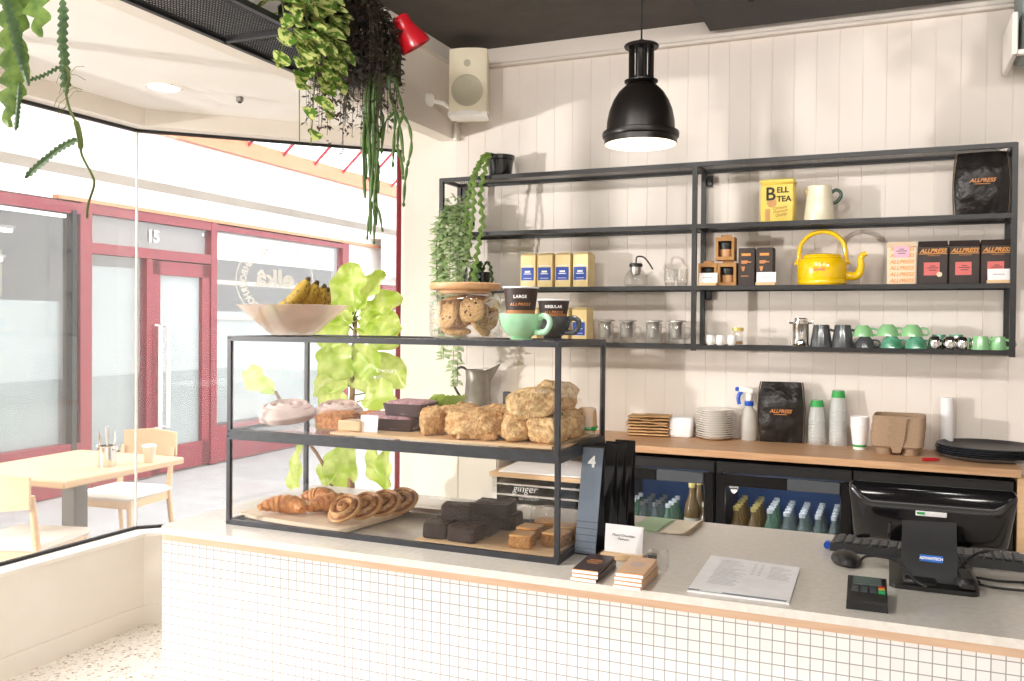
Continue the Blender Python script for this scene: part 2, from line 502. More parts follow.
# bay window: facet 1 runs along the lane, facet 2 cuts the corner
G1 = Vector((-3.67, 3.507)); D2 = Vector((1.01, .98)).normalized(); NRM = Vector((.98, -1.01)).normalized()
G2 = Vector((-2.63, 4.516)); YS = -1.75
def bay(off_in, off_out, z0, z1, name, m, y0=YS, kind=True, xend=0.):
    """strip that follows the two facets; offsets are measured from the glass, positive into the room"""
    def line(o):
        c = G1+Vector((o, -o*.41))
        e = G2+NRM*o+D2*xend
        return [Vector((G1.x+o, y0)), c, e]
    a, b = line(off_in), line(off_out)
    mb = MB()
    for i in range(2):
        mb.prism([a[i], a[i+1], b[i+1], b[i]], z0, z1)
    return struct(name, mb, m)
bay(.1, -.06, -.1, .462, 'wall_window_side', 'plaster')
bay(.112, -.06, .462, .48, 'trim_5', 'trimw')
bay(.108, .1, 0, .1, 'baseboard_window_side', 'plaster')
bay(.1, -.06, 2.60, 2.76, 'trim_6', 'plaster', xend=.12)
mb = MB(); mb.prism([(XW-.1, YS-.15), (XW-.1, 4.6), (-2.6, 4.6), (-3.75, 3.5), (-3.75, YS-.15)], 2.69, 2.76)
struct('ceiling_bay', mb, 'soffit')
bay(.012, -.012, .48, .494, 'window_1', 'gasket')
bay(.012, -.012, 2.585, 2.60, 'window_2', 'gasket')
mb = MB(); mb.prism([(-2.655, 4.475), (-2.63, 4.5), (-2.645, 4.515), (-2.67, 4.49)], .49, 2.6)
struct('window_3', mb, 'redframe')
def sheet(name, a, b, z0, z1, m, t=.008, **kw):
    d = (b-a).normalized(); n = Vector((-d.y, d.x))*t/2
    mb = MB(); mb.add([(a.x, a.y, z0), (b.x, b.y, z0), (b.x, b.y, z1), (a.x, a.y, z1)], [(0, 1, 2, 3)])
    return mb.build(name, m, **kw)
o = sheet('window_4', Vector((-3.67, YS)), G1-Vector((0, .003)), .494, 2.585, 'window'); o['kind'] = 'structure'
o = sheet('window_5', G1+D2*.003, G2, .494, 2.585, 'window'); o['kind'] = 'structure'
mb = MB(); mb.box((G1.x, G1.y, 1.54), (.010, .010, 2.09)); o = struct('window_6', mb, 'milky')
mb = MB(); mb.box((-3.67, 1.765, 1.54), (.04, .09, 2.1)); struct('window_7', mb, 'trimw')  # unseen post added so its shadow splits the wall's light patch

# front of the shop behind the viewer: wall with a wide doorway open to the street, right-hand wall
mb = MB()
mb.box((-2.76, YS-.05, 1.4), (1.9, .1, 2.8)); mb.box((.8, YS-.05, 2.9), (5.3, .1, .4)); 
struct('wall_front', mb, 'plaster')
mb = MB(); mb.box((3.4, 1.35, 1.55), (.1, 6.3, 3.1)); struct('wall_right', mb, 'plaster')

# ------------------------------------------------------------------ the lane outside and the shop across it
mb = MB(); mb.prism([(-3.72, -12), (-3.72, 3.5), (-2.6, 4.66), (6, 4.66), (6, 24), (-9, 24), (-9, -12)], -.1, -.02)
struct('ground', mb, 'pave')
mb = MB(); mb.prism([(-3.72, -14), (9, -14), (9, -1.9), (-3.72, -1.9)], -.12, -.02)
struct('pavement_front', mb, 'pave')
mb = MB(); mb.box((2, -11, 2.4), (26, .4, 5.0))  # unseen street building added to cut sky light on the counter front
for k in range(9): mb.box((-8+k*2.4, -10.78, 1.4), (.16, .1, 2.8)); mb.box((-6.8+k*2.4, -10.78, 3.9), (1.1, .1, 1.2))
struct('wall_street', mb, 'shopin')

FA = .02      # the facade is turned a little off the café wall
def facade(name, label=None, cat=None, z=0., s=0., **kw):
    p = Vector((-6.9, 6.03))+Vector((-.02, .9998))*s
    if label: return thing(name, label, cat, (p.x, p.y, z), FA, **kw)
FM = Matrix.Translation((-6.9, 6.03, 0)) @ Matrix.Rotation(FA, 4, 'Z')    # local x = out towards the café, y = along the lane
mb = MB()
mb.box((-.12, 3.0, 3.08), (.24, 18, .82)); mb.box((-.12, 8.18, 1.33), (.24, 7.64, 2.7)); mb.box((-.2, -5.9, 1.33), (.24, 2, 2.7))
o = struct('wall_opposite', mb, 'fascia'); o.matrix_world = FM
mb = MB(); mb.box((.02, 4.6, 2.685), (.1, 10.0, .035)); mb.box((.02, 4.0, 3.575), (.12, 13.5, .18))
o = struct('trim_7', mb, 'timber'); o.matrix_world = FM
# interior of the shop across the lane, seen through its windows
mb = MB(); mb.box((-2.6, 1.5, 1.4), (.1, 12, 2.9)); mb.box((-1.3, 1.5, -.06), (2.6, 12, .1)); mb.box((-1.3, 1.5, 2.95), (2.6, 12, .1)); mb.box((-1.3, -4.6, 1.4), (2.6, .1, 2.9)); mb.box((-1.3, 7.4, 1.4), (2.6, .1, 2.9))
o = struct('wall_opposite_inside', mb, 'shopin'); o.matrix_world = FM

sh = thing('shopfront', 'red timber shopfront across the lane, with a big display pane and blinds', 'shopfront', (-6.9, 6.03, 0), FA)
mb = MB()
for s, w in ((-4.5, .1), (-.085, .135), (1.635, .1), (4.28, .16)): mb.box((0, s, 1.33), (.12, w, 2.68), bev=.006)
mb.box((0, .78, 2.62), (.11, 1.66, .09)); mb.box((0, .78, 2.255), (.11, 1.66, .1)); 
mb.box((0, -2.3, .39), (.12, 4.3, .12)); mb.box((0, -2.3, .16), (.1, 4.3, .34)); mb.box((0, -2.3, 2.60), (.12, 4.3, .1))
mb.box((0, 2.95, .2), (.1, 2.6, .4)); mb.box((0, 2.95, 2.62), (.11, 2.6, .06)); mb.box((0, .69, 1.1), (.11, .07, 2.2)); mb.box((0, .33, .14), (.1, .66, .28))
mb.build('frame', 'redframe', sh)
mb = MB(); mb.box((.03, -.225, 1.33), (.08, .05, 2.5)); mb.build('dark_post', 'gasket', sh, )
for nm, (a, b, z0, z1) in {'big': (-4.4, -.2, .45, 2.55), 'right': (1.68, 4.2, .4, 2.59), 'fan': (-.02, 1.59, 2.305, 2.575), 'side': (-.02, .66, .28, 2.2)}.items():
    mb = MB(); mb.add([(.01, a, z0), (.01, b, z0), (.01, b, z1), (.01, a, z1)], [(0, 1, 2, 3)]); mb.build('pane', 'window', sh)
for a, b, z0, z1, m_ in ((-4.4, -1.15, .45, 1.75, 'blind'), (-1.1, -.28, .45, 1.75, 'blind'), (1.7, 4.18, .42, 1.69, 'blind'), (.02, .65, .3, 2.1, 'blind'), (1.7, 4.18, 2.28, 2.58, 'fascia')):
    mb = MB(); mb.box((-.08, (a+b)/2, (z0+z1)/2), (.02, b-a, z1-z0)); mb.build('blind', m_, sh)
mb = MB(); mb.box((-.06, .78, 2.44), (.02, 1.58, .26)); mb.build('frosted_panel', 'frosted', sh)
text('15', .17, (.025, .77, 2.43), 'lettering', sh, rot=(PI/2, 0, PI/2), bold=.004)
for z in (2.02, 1.62): 
    mb = MB(); mb.box((-.05, 3.0, z), (.03, 2.6, .05)); mb.build('rail', 'shopin', sh)

dr = thing('shop_door', 'red glazed shop door across the lane with tall white pull handles', 'door', (-6.9, 6.03, 0), FA)
mb = MB(); a, b = .73, 1.58
for s, w in ((a+.06, .12), (b-.06, .12)): mb.box((.02, s, 1.1), (.05, w, 2.18), bev=.004)
for z, h in ((2.12, .14), (.14, .26)): mb.box((.02, (a+b)/2, z), (.05, b-a-.02, h))
mb.build('door_frame', 'redframe', dr)
mb = MB(); mb.add([(.02, a+.1, .25), (.02, b-.1, .25), (.02, b-.1, 2.08), (.02, a+.1, 2.08)], [(0, 1, 2, 3)]); mb.build('pane', 'window', dr)
mb = MB(); mb.box((-.02, (a+b)/2, 1.15), (.01, b-a-.22, 1.8)); mb.build('blind', 'blind', dr)
for s in (.79, .9):
    mb = MB(); mb.tube([(.03, s, 1.53), (.1, s, 1.53), (.1, s, .48), (.03, s, .48)], .02, 8); mb.build('handle', 'white', dr)

for k in range(10):
    s = .2+k*.66
    mb = MB(); mb.tube([(.07, 0, 3.62), (1.5, .05, 4.95)], .02, 6)
    p = FM @ Vector((0, s, 0))
    o = mb.build('rafter', 'pinkframe', None, loc=p, rot=(0, 0, FA))
    o['kind'] = 'structure'; o.name = 'trim_%d' % (8+k)

# stand-in reflections, shop details behind the glass and along the lane
for (s, z, L_) in ((-.95, 2.42, 1.5), (-.7, 2.14, .8)):  # glowing strips added for the café lights' reflection in the shop pane
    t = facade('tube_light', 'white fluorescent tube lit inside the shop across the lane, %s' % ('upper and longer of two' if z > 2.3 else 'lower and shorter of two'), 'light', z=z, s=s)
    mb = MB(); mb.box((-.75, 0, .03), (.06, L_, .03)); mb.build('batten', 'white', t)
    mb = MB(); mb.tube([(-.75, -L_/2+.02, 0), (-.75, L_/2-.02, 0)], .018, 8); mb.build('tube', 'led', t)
t = facade('pendant_lamp', 'brass pendant lamp hanging inside the shop across the lane', 'lamp', z=2.12, s=-.95)
mb = MB(); mb.lathe([(.0, .26), (.06, .25), (.1, .2), (.11, .12), (.06, .1), (.06, .02), (.045, -.06), (0, -.08)], (-.35, 0, 0), 16); mb.build('shade', 'gold', t)
mb = MB(); mb.tube([(-.35, 0, .25), (-.35, 0, .9)], .012, 6); mb.build('cord', 'black', t)
t = facade('cabinet', 'cream wall cabinet inside the shop across the lane', 'cabinet', z=1.8, s=-.75)
mb = MB(); mb.box((-1.6, .5, .25), (.4, .9, .5), bev=.01); mb.build('body', 'enamel', t)
mb = MB(); mb.box((-1.39, .5, .25), (.02, .86, .46), bev=.005); mb.build('door', 'enamel', t)

t = facade('awning', 'white scalloped awning far along the lane with a red board below', 'awning', z=2.2, s=5.0)
mb = MB()
pts = []
for k in range(4):
    pts += [(.35*k+.175-.175*math.cos(PI*i/8), -.09*math.sin(PI*i/8)) for i in range(9)]
poly = [(p[0], p[1]) for p in pts]+[(1.4, .5), (0, .5)]
mb.prism(poly, -.01, .01, X=Matrix.Translation((.2, .0, .1)) @ Matrix(((0, 0, 1, 0), (1, 0, 0, 0), (0, 1, 0, 0), (0, 0, 0, 1))))
mb.box((.1, .7, .6), (.2, 1.4, .02)); mb.build('canopy', 'fascia', t)
mb = MB(); mb.box((.05, .62, -.25), (.08, .8, .36), bev=.01); mb.build('board', 'redframe', t)

# ------------------------------------------------------------------ outdoor table and chairs
TZ = .74
t = thing('cafe_table', 'pale timber table in the lane outside the window', 'table', (-4.41, 3.74, -.02), .06)
mb = MB(); mb.box((0, 0, TZ+.0), (.84, .92, .04), bev=.008); mb.build('table_top', 'oak', t)
mb = MB(); mb.box((.12, -.1, .36), (.1, .1, .7), bev=.006); mb.build('pedestal', 'darksteel', t)
mb = MB(); mb.box((.12, -.1, .012), (.45, .45, .024), bev=.006); mb.build('foot', 'darksteel', t)
def chair(label, loc, rz):
    t = thing('dining_chair', label, 'chair', loc, rz, 'timber chairs at the lane table')
    # faces +y (towards the table)
    def seat_fn(u, v):
        x = (u-.5)*.46*(1-.08*(1-v)); y = (v-.5)*.44
        e = max(abs(u-.5)*2, abs(v-.5)*2)
        return (x, y, .455-.02*max(0, e-.75)*4)
    mb = MB(); mb.box((0, 0, .44), (.46, .44, .045), bev=.02); mb.build('seat', 'seatfab', t)
    mb = MB()
    for sx in (-1, 1): mb.box((sx*.2, 0, .395), (.025, .4, .05))
    for sy in (-1, 1): mb.box((0, sy*.19, .395), (.4, .025, .05))
    mb.build('seat_frame', 'oak', t)
    for sx in (-1, 1):
        mb = MB(); mb.tube([(sx*.2, .18, .42), (sx*.215, .2, 0)], [.02, .013], 10); mb.build('leg', 'oak', t)
        mb = MB(); mb.tube([(sx*.215, -.25, 0), (sx*.205, -.2, .42), (sx*.205, -.24, .72)], [.014, .021, .015], 10); mb.build('leg', 'oak', t)
    def bk(u, v):
        a = (u-.5)*1.15
        return (.43*math.sin(a)*.93, -.27-.05+.06*(1-math.cos(a))*2.2+.02, .64+.2*v-.02*abs(u-.5)*(v-.5)*4)
    mb = MB()
    mb.grid(lambda u, v: bk(u, v), 14, 4); mb.grid(lambda u, v: Vector(bk(u, v))+Vector((0, .018, 0)), 14, 4)
    for v in (0, 1): mb.grid(lambda u, w: Vector(bk(u, v))+Vector((0, .018*w, 0)), 14, 1)
    for u in (0, 1): mb.grid(lambda v, w: Vector(bk(u, v))+Vector((0, .018*w, 0)), 4, 1)
    mb.build('backrest', 'oak', t)
    return t
chair('pale oak chair at the far end of the lane table, behind the cutlery pot', (-4.78, 4.46, -.02), PI+.12)
chair('pale oak chair at the near end of the lane table, cut by the picture edge', (-4.22, 3.3, -.02), .25)
t = thing('cutlery_pot', 'steel pot of cutlery standing on the lane table', 'pot', (-4.17, 3.77, TZ))
mb = MB(); mb.lathe([(0, 0), (.05, 0), (.052, .01), (.052, .115), (.056, .12), (.05, .12), (.049, .012), (0, .01)], seg=24); mb.build('body', 'chrome', t)
for sx in (-1, 1):
    mb = MB(); mb.tube([(sx*.052, 0, .1), (sx*.08, 0, .1), (sx*.085, 0, .118)], .005, 6); mb.build('handle', 'chrome', t)
for k in range(6):
    a = k*1.05+.3
    mb = MB(); q = Vector((.03*math.cos(a), .03*math.sin(a), .015)); e = Vector((.052*math.cos(a), .045*math.sin(a), .19+.02*(k % 3)))
    mb.tube([q, q.lerp(e, .5), q.lerp(e, .8), e], [.004, .005, .009, .007], 8, flat=.5)
    o = mb.build('cutlery', 'chrome', None, loc=(-4.17, 3.77, TZ))
    tag(o, 'steel piece of cutlery standing handle up in the pot on the lane table', 'cutlery', 'cutlery in the steel pot')
# cup on the table
t = thing('paper_cup', 'pale paper cup on the lane table beside the cutlery pot', 'cup', (-4.06, 3.98, TZ))
mb = MB(); mb.lathe([(0, 0), (.028, 0), (.04, .1), (.037, .1), (.026, .004), (0, .004)], seg=20); mb.build('body', 'peach', t)
mb = MB(); mb.lathe([(0, .108), (.03, .108), (.042, .1), (.042, .094)], seg=20); mb.build('lid', 'white', t)

# ------------------------------------------------------------------ light
w = bpy.data.worlds.new('sky'); SC.world = w; w.use_nodes = True
nt = w.node_tree; nt.nodes.clear()
wo = nt.nodes.new('ShaderNodeOutputWorld'); bg = nt.nodes.new('ShaderNodeBackground')
bg.inputs[0].default_value = (.965, .985, 1., 1); bg.inputs[1].default_value = WORLD
nt.links.new(bg.outputs[0], wo.inputs[0])
def light(name, kind, loc, energy, col=(1, 1, 1), direction=None, **kw):
    l = bpy.data.lights.new(name, kind); l.energy = energy; l.color = col
    for k, v in kw.items(): setattr(l, k, v)
    o = bpy.data.objects.new(name, l); COL.objects.link(o); o.location = loc
    if direction: o.rotation_euler = Vector(direction).to_track_quat('-Z', 'Y').to_euler()
    return o
el = math.radians(25)
light('sun', 'SUN', (0, -6, 6), SUN, (1, .96, .91), (-.27*math.cos(el), .963*math.cos(el), -math.sin(el)), angle=math.radians(.6))
# sunlight thrown back low across the lane by the shop windows opposite
light('sun_reflection', 'SPOT', (-6.2, -1.2, 1.75), SPOT, (1, .96, .91), (4.7, 5.6, .35), spot_size=math.radians(60), spot_blend=.3, shadow_soft_size=.07)
# ------------------------------------------------------------------ service counter
CX0, CX1, CY0, CY1 = -1.938, 1.3, 1.926, 2.665
t = thing('service_counter', 'long white mosaic-tiled service counter with pale stone top', 'counter', (-.3, 2.3, 0))
def rrect(x0, x1, y0, y1, r, n=6):
    out = []
    for (cx, cy, a0) in ((x1-r, y1-r, 0), (x0+r, y1-r, PI/2), (x0+r, y0+r, PI), (x1-r, y0+r, 1.5*PI)):
        for i in range(n+1):
            a = a0+PI/2*i/n; out.append((cx+r*math.cos(a), cy+r*math.sin(a)))
    return out
ox, oy = -.3, 2.3
mb = MB(); mb.prism([(CX0+.012-ox, CY0+.012-oy), (CX1-ox, CY0+.012-oy), (CX1-ox, CY1-.03-oy), (CX0+.012-ox, CY1-.03-oy)], 0, .963); mb.build('tiled_body', 'tile', t)
mb = MB(); mb.prism(rrect(CX0+.004-ox, CX1-ox, CY0+.003-oy, CY1-.01-oy, .03), .963, .981); mb.build('plywood_edge', 'ply', t)
mb = MB(); mb.prism(rrect(CX0-ox, CX1-ox, CY0-oy, CY1-oy, .035), .981, 1.0); mb.build('stone_top', 'stone', t)

# ------------------------------------------------------------------ display cases
def frame_case(label, x0, x1, y0, y1, z0, z1, mid_back=True, lettering=()):
    cx, cy = (x0+x1)/2, (y0+y1)/2; W, D, H_ = x1-x0, y1-y0, z1-z0
    t = thing('display_case', label, 'display case', (cx, cy, z0), 0, 'stacked display cases')
    mb = MB(); b = .0125; hb = .0145
    for sx in (-1, 1):
        for sy in (-1, 1): mb.box((sx*(W-b)/2, sy*(D-b)/2, H_/2), (b, b, H_))
    for z in (hb/2, H_-hb/2):
        for sy in (-1, 1): mb.box((0, sy*(D-b)/2, z), (W-2*b, b, hb))
        for sx in (-1, 1): mb.box((sx*(W-b)/2, 0, z), (b, D-2*b, hb))
    for sx in (-1, 1):
        for z in (hb*.5, H_-hb*.5): mb.cyl((sx*(W/2-.004), -D/2-.002, z), .0028, .003, seg=8, X=Matrix.Identity(4))
    fr = mb.build('frame', 'casemetal', t)
    e = .004
    for nm, q in (('front', [(-W/2+e, -D/2+.004, e), (W/2-e, -D/2+.004, e), (W/2-e, -D/2+.004, H_-e), (-W/2+e, -D/2+.004, H_-e)]),
                  ('side', [(-W/2+.004, -D/2+e, e), (-W/2+.004, D/2-e, e), (-W/2+.004, D/2-e, H_-e), (-W/2+.004, -D/2+e, H_-e)]),
                  ('side', [(W/2-.004, -D/2+e, e), (W/2-.004, D/2-e, e), (W/2-.004, D/2-e, H_-e), (W/2-.004, -D/2+e, H_-e)]),
                  ('top', [(-W/2+e, -D/2+e, H_-.003), (W/2-e, -D/2+e, H_-.003), (W/2-e, D/2-e, H_-.003), (-W/2+e, D/2-e, H_-.003)])):
        mb = MB(); mb.add(q, [(0, 1, 2, 3)]); g = mb.build('glass_panel', 'caseglass', t)
        if nm == 'front':
            for body, x, z, size in lettering:
                text(body, size, (x-cx, -D/2+.0025, z-z0), 'lettering', g, shear=.25, ext=.0002, name='handwriting', bold=-.0005)
    return t
frame_case('lower black-framed glass case standing on the counter, holding pastries and slices', -1.779, -.7425, 2.036, 2.418, 1.0, 1.264,
           lettering=(('ginger', -.835, 1.18, .027), ('crunch', -.825, 1.158, .019), ('slice', -.83, 1.14, .016), ('brownie', -1.075, 1.137, .018)))
up = frame_case('upper black-framed glass case stacked on the lower one, holding scones and buns', -1.777, -.744, 2.036, 2.418, 1.264, 1.5515,
                lettering=(('savoury', -1.24, 1.466, .022), ('muffin', -1.265, 1.448, .016), ('cheese', -.8, 1.428, .016)))
mb = MB(); mb.box((.162, 0, .0215), (.66, .35, .007)); mb.build('shelf_board', 'board', up)
mb = MB(); mb.box((0, 0, .0165), (1.02, .362, .003)); mb.build('glass_shelf', 'caseglass', up)

# ------------------------------------------------------------------ steel wall shelf
SX0, SX1, SY0, SY1 = -2.206, .479, 4.15, 4.385
t = thing('wall_shelf', 'long black steel wall shelf unit of four mesh levels on the boarded wall', 'shelf', ((SX0+SX1)/2, (SY0+SY1)/2, 1.47))
ocx, ocy = (SX0+SX1)/2, (SY0+SY1)/2
XM = -.861
pb = .022
def lz(z): return z-1.47
for x in (SX0+pb/2, XM+pb/2, SX1-pb/2):
    for y in (SY0+pb/2, SY1-pb/2):
        mb = MB(); mb.box((x-ocx, y-ocy, lz((1.47+2.355)/2)), (pb, pb, .885)); mb.build('upright', 'blackmetal', t)
tops = (2.357, 2.066, 1.776, 1.497)
first = None
for z in tops:
    mb = MB()
    for y in (SY0+pb/2, SY1-pb/2): mb.box((0, y-ocy, lz(z-.01)), (SX1-SX0-.01, pb-.001, .02))
    for x in (SX0+pb/2, XM+pb/2, SX1-pb/2): mb.box((x-ocx, 0, lz(z-.01)), (pb-.002, SY1-SY0-.03, .019))
    rail = mb.build('shelf_rail', 'blackmetal', t)
    if first is None:
        mb = MB()
        n = 222; wdt = SX1-SX0-.04; dd = SY1-SY0-.03
        for k in range(n):
            x = -wdt/2+wdt*k/n
            for sgn in (-1, 1):
                xa, xb = x-sgn*.055, x+sgn*.055
                xa = max(-wdt/2, min(wdt/2, xa)); xb = max(-wdt/2, min(wdt/2, xb))
                if abs(xa-xb) < .09: continue
                d = Vector((xb-xa, dd)).normalized(); p = Vector((-d.y, d.x))*.0013
                vs = [(xa+p.x, -dd/2+p.y, 0), (xa-p.x, -dd/2-p.y, 0), (xb-p.x, dd/2-p.y, 0), (xb+p.x, dd/2+p.y, 0)]
                mb.add(vs+[(a, b, c-.002) for a, b, c in vs], [(0, 1, 2, 3), (4, 7, 6, 5), (0, 4, 5, 1), (2, 6, 7, 3)])
        first = mb.build('mesh_deck', 'blackmetal', rail, loc=(0, 0, lz(z-.008)), flat=True)
    else:
        c = first.copy(); COL.objects.link(c); c.parent = rail; c.location = (0, 0, lz(z-.008))
for x in (XM+.04, SX0+.04):
    for z in (2.30, 1.74):
        mb = MB(); mb.box((x-ocx, SY1-.008-ocy, lz(z)), (.03, .012, .05), bev=.003); mb.cyl((x-ocx, SY1-.02-ocy, lz(z)-.01), .005, .004, seg=8); mb.build('bracket', 'blackmetal', t)
def ST(i): return tops[i]+.0005     # standing height of level i

# ------------------------------------------------------------------ hanging planter on the bulkhead
PY0, PY1, PX0, PX1, PZ0, PZ1 = .9, 3.211, -2.228, -1.89, 2.596, 2.748
t = thing('planter_rack', 'black steel mesh planter rack fixed along the bulkhead under the ceiling', 'planter', (-2.06, 2.05, PZ0))
cx, cy = -2.06, 2.05
mb = MB(); b = .02
for x in (PX0+b/2, PX1-b/2):
    for z in (PZ0, PZ1): mb.box((x-cx, (PY0+PY1)/2-cy, z-PZ0+b/2), (b, PY1-PY0, b))
for y in (PY0, 1.75, 2.51, PY1-b):
    mb.box(((PX0+PX1)/2-cx, y+b/2-cy, b/2), (PX1-PX0, b, b))
for y in (PY0, PY1-b):
    mb.box(((PX0+PX1)/2-cx, y+b/2-cy, PZ1-PZ0+b/2), (PX1-PX0, b, b))
    for x in (PX0+b/2, PX1-b/2): mb.box((x-cx, y+b/2-cy, (PZ1-PZ0)/2), (b, b, PZ1-PZ0))
mb.build('frame', 'blackmetal', t)
mb = MB()
y = PY0
while y < PY1:
    mb.box((0, y-cy, .012), (PX1-PX0-.02, .0022, .003)); y += .013
for k in range(26):
    mb.box((PX0+.02+k*.0125-cx, (PY0+PY1)/2-cy, .0145), (.0022, PY1-PY0, .003))
mb.build('mesh_deck', 'blackmetal', t, flat=True)
for y in (1.2, 2.2):
    mb = MB(); mb.tube([(0, y-cy, PZ1-PZ0+.02), (0, y-cy, ZC-PZ0)], .006, 6); mb.box((0, y-cy, PZ1-PZ0+.01), (PX1-PX0-.01, .02, .018)); mb.build('hanger', 'blackmetal', t)

# ------------------------------------------------------------------ pendant lamp
t = thing('pendant_lamp', 'black dome pendant lamp with a white inside, hanging over the counter', 'lamp', (-.885, 3.3, 2.282))
mb = MB()
o_ = [(.0, .235), (.04, .233), (.062, .222), (.085, .2), (.105, .168), (.12, .13), (.128, .09), (.131, .05), (.145, .046), (.147, .036), (.145, .026), (.138, .022), (.138, .0)]
i_ = [(.134, 0), (.134, .022), (.127, .05), (.124, .09), (.116, .126), (.1, .164), (.08, .194), (.058, .214), (.0, .222)]
mb.lathe(o_, seg=40, mi=0); mb.lathe([(.138, 0), (.134, 0)], seg=40, mi=1); mb.lathe(i_, seg=40, mi=1)
mb.build('shade', ['bronze', 'lampwhite'], t, recalc=True)
mb = MB()
mb.lathe([(0, .228), (.05, .23), (.064, .238), (.064, .243), (.03, .248), (.028, .26)], seg=28)
mb.lathe([(.03, .25), (.022, .27), (.022, .37), (.03, .378), (0, .378)], seg=20)
for k in range(12):
    a = 2*PI*k/12; mb.box((.043*math.cos(a), .043*math.sin(a), .31), (.003, .012, .13), rot=(0, 0, a+PI/2))
mb.lathe([(0, .368), (.063, .368), (.067, .374), (.063, .38), (.03, .384), (.01, .40), (0, .40)], seg=28)
mb.build('neck', 'bronze', t)
mb = MB(); mb.tube([(0, 0, .4), (0, 0, 3.02-2.282)], .0035, 6); mb.build('cord', 'black', t)
mb = MB(); mb.lathe([(0, .07), (.025, .075), (.036, .1), (.03, .135), (.016, .16), (.014, .25)], seg=18); mb.build('bulb', 'bulb', t)
light('pendant_light', 'POINT', (-.885, 3.3, 2.36), 4, (1, .87, .68), shadow_soft_size=.03)

# ------------------------------------------------------------------ speaker, red lamp, bits under the ceiling
t = thing('speaker', 'ivory wall speaker in the corner below the dark ceiling', 'speaker', (-2.05, 4.2, 2.675), .3)
mb = MB()
pts = [(-.085, .1), (-.098, -.09), (-.075, -.103), (-.04, -.111), (0, -.114), (.04, -.111), (.075, -.103), (.098, -.09), (.085, .1)]
mb.prism(pts, 0, .335); mb.build('cabinet', 'speaker', t)
mb = MB(); mb.prism([(-.1, .02), (-.103, -.095), (0, -.122), (.103, -.095), (.1, .02)], -.012, .012); mb.build('base_trim', 'white', t)
mb = MB()
Xf = Matrix.Translation((0, -.117, .115)) @ Matrix.Rotation(PI/2, 4, 'X')
mb.lathe([(.082, 0), (.082, .004), (.074, .004), (.07, .001), (0, .001)], seg=32, X=Xf); 
mb.lathe([(.018, 0), (.018, .004), (0, .004)], seg=16, X=Matrix.Translation((0, -.117, .255)) @ Matrix.Rotation(PI/2, 4, 'X'))
mb.build('cone', 'grille', t)
mb = MB(); mb.tube([(-.08, -.03, .03), (-.13, -.08, .06), (-.215, -.06, .085)], .012, 8); mb.lathe([(0, 0), (.036, 0), (.036, .03), (.02, .045), (0, .045)], seg=20, X=Matrix.Translation((-.222, -.06, .085)) @ Matrix.Rotation(PI/2, 4, 'Y')); mb.build('mount_arm', 'white', t)
mb = MB(); mb.box((XW+.014, 4.378, 2.65), (.026, .04, .1), bev=.004)
tag(mb.build('cable_duct', 'trimw'), 'short white cable duct below the ivory corner speaker', 'duct')

t = thing('spot_lamp', 'small red spot lamp clipped to the end of the planter rack', 'lamp', (-1.86, 3.17, 2.76))
Xf = Matrix.Translation((.025, -.01, .03)) @ Euler((.4, -.42, 0)).to_matrix().to_4x4()
mb = MB(); mb.lathe([(0, .062), (.03, .062), (.037, .05), (.038, .02), (.045, 0), (.064, -.05), (.067, -.075), (.063, -.075), (.06, -.05), (.034, -.01), (0, -.005)], seg=28, X=Xf); mb.build('shade', 'red', t)
mb = MB(); mb.lathe([(0, -.06), (.018, -.055), (.026, -.035), (.016, -.008), (0, -.005)], seg=16, X=Xf); mb.build('bulb', 'red', t)
mb = MB(); mb.tube([(-.04, 0, .01), (-.03, 0, .04), (.0, 0, .06)], .008, 8); mb.box((-.045, .0, .0), (.04, .03, .035), bev=.006); mb.build('clamp', 'red', t)

mb = MB(); mb.lathe([(.085, -.004), (.082, -.008), (.07, -.006), (.068, 0)], seg=28); 
t = thing('downlight', 'round recessed downlight glowing in the bay ceiling', 'light', (-3.15, 3.17, 2.69))
mb.build('ring', 'white', t); mb = MB(); mb.lathe([(0, -.004), (.07, -.004)], seg=28); mb.build('lens', 'downl', t)
for dx, dy, lb in ((-1.3, 1.7, 'recessed downlight above the display case end of the counter'), (.1, 1.7, 'recessed downlight above the till end of the counter'),
                   (-1.3, .25, 'recessed downlight above the customer side, nearest the window'), (-.3, .25, 'recessed downlight above the customer side, second from the window'),
                   (.7, .25, 'recessed downlight above the customer side, third from the window'), (1.7, .25, 'recessed downlight above the customer side, farthest from the window')):
    c = copy_tree(t); c.location = (dx, dy, ZC-.002); c['label'] = lb  # unseen fittings added to brighten the counter and cases
    light('ceiling_spot', 'SPOT', (dx, dy, ZC-.03), FILL_DOWN*(.55 if dy > 1 else .28), (1, .95, .88), (0, 0, -1), spot_size=math.radians(150), spot_blend=.8, shadow_soft_size=.16)
for k, dx in enumerate((-1.7, -.65, .4, 1.45)):  # out-of-view spots added to brighten the boarded wall
    q = thing('track_spot', ('ceiling spot aimed at the boarded wall, nearest the window', 'ceiling spot aimed at the boarded wall, second from the window', 'ceiling spot aimed at the boarded wall, third from the window', 'ceiling spot aimed at the boarded wall, farthest from the window')[k], 'light', (dx, .95, 3.0), group='ceiling track spots')
    X = Vector((0, 3.45, -.42)).to_track_quat('-Z', 'Y').to_matrix().to_4x4()
    mb = MB(); mb.lathe([(.035, -.02), (.037, .0), (.037, .1), (0, .1)], seg=20, X=X); mb.build('can', 'white', q)
    mb = MB(); mb.tube([(0, -.02, .02), (0, -.02, ZC-3.0)], .008, 6); mb.build('bracket', 'white', q)
    light('track_light', 'SPOT', (dx, .98, 2.985), FILL_WALL, (1, .955, .9), (0, 3.45, -.42), spot_size=math.radians(100), spot_blend=.7, shadow_soft_size=.12)
t = thing('sensor', 'tiny dark sensor plate on the bay ceiling', 'sensor', (-2.94, 3.45, 2.69))
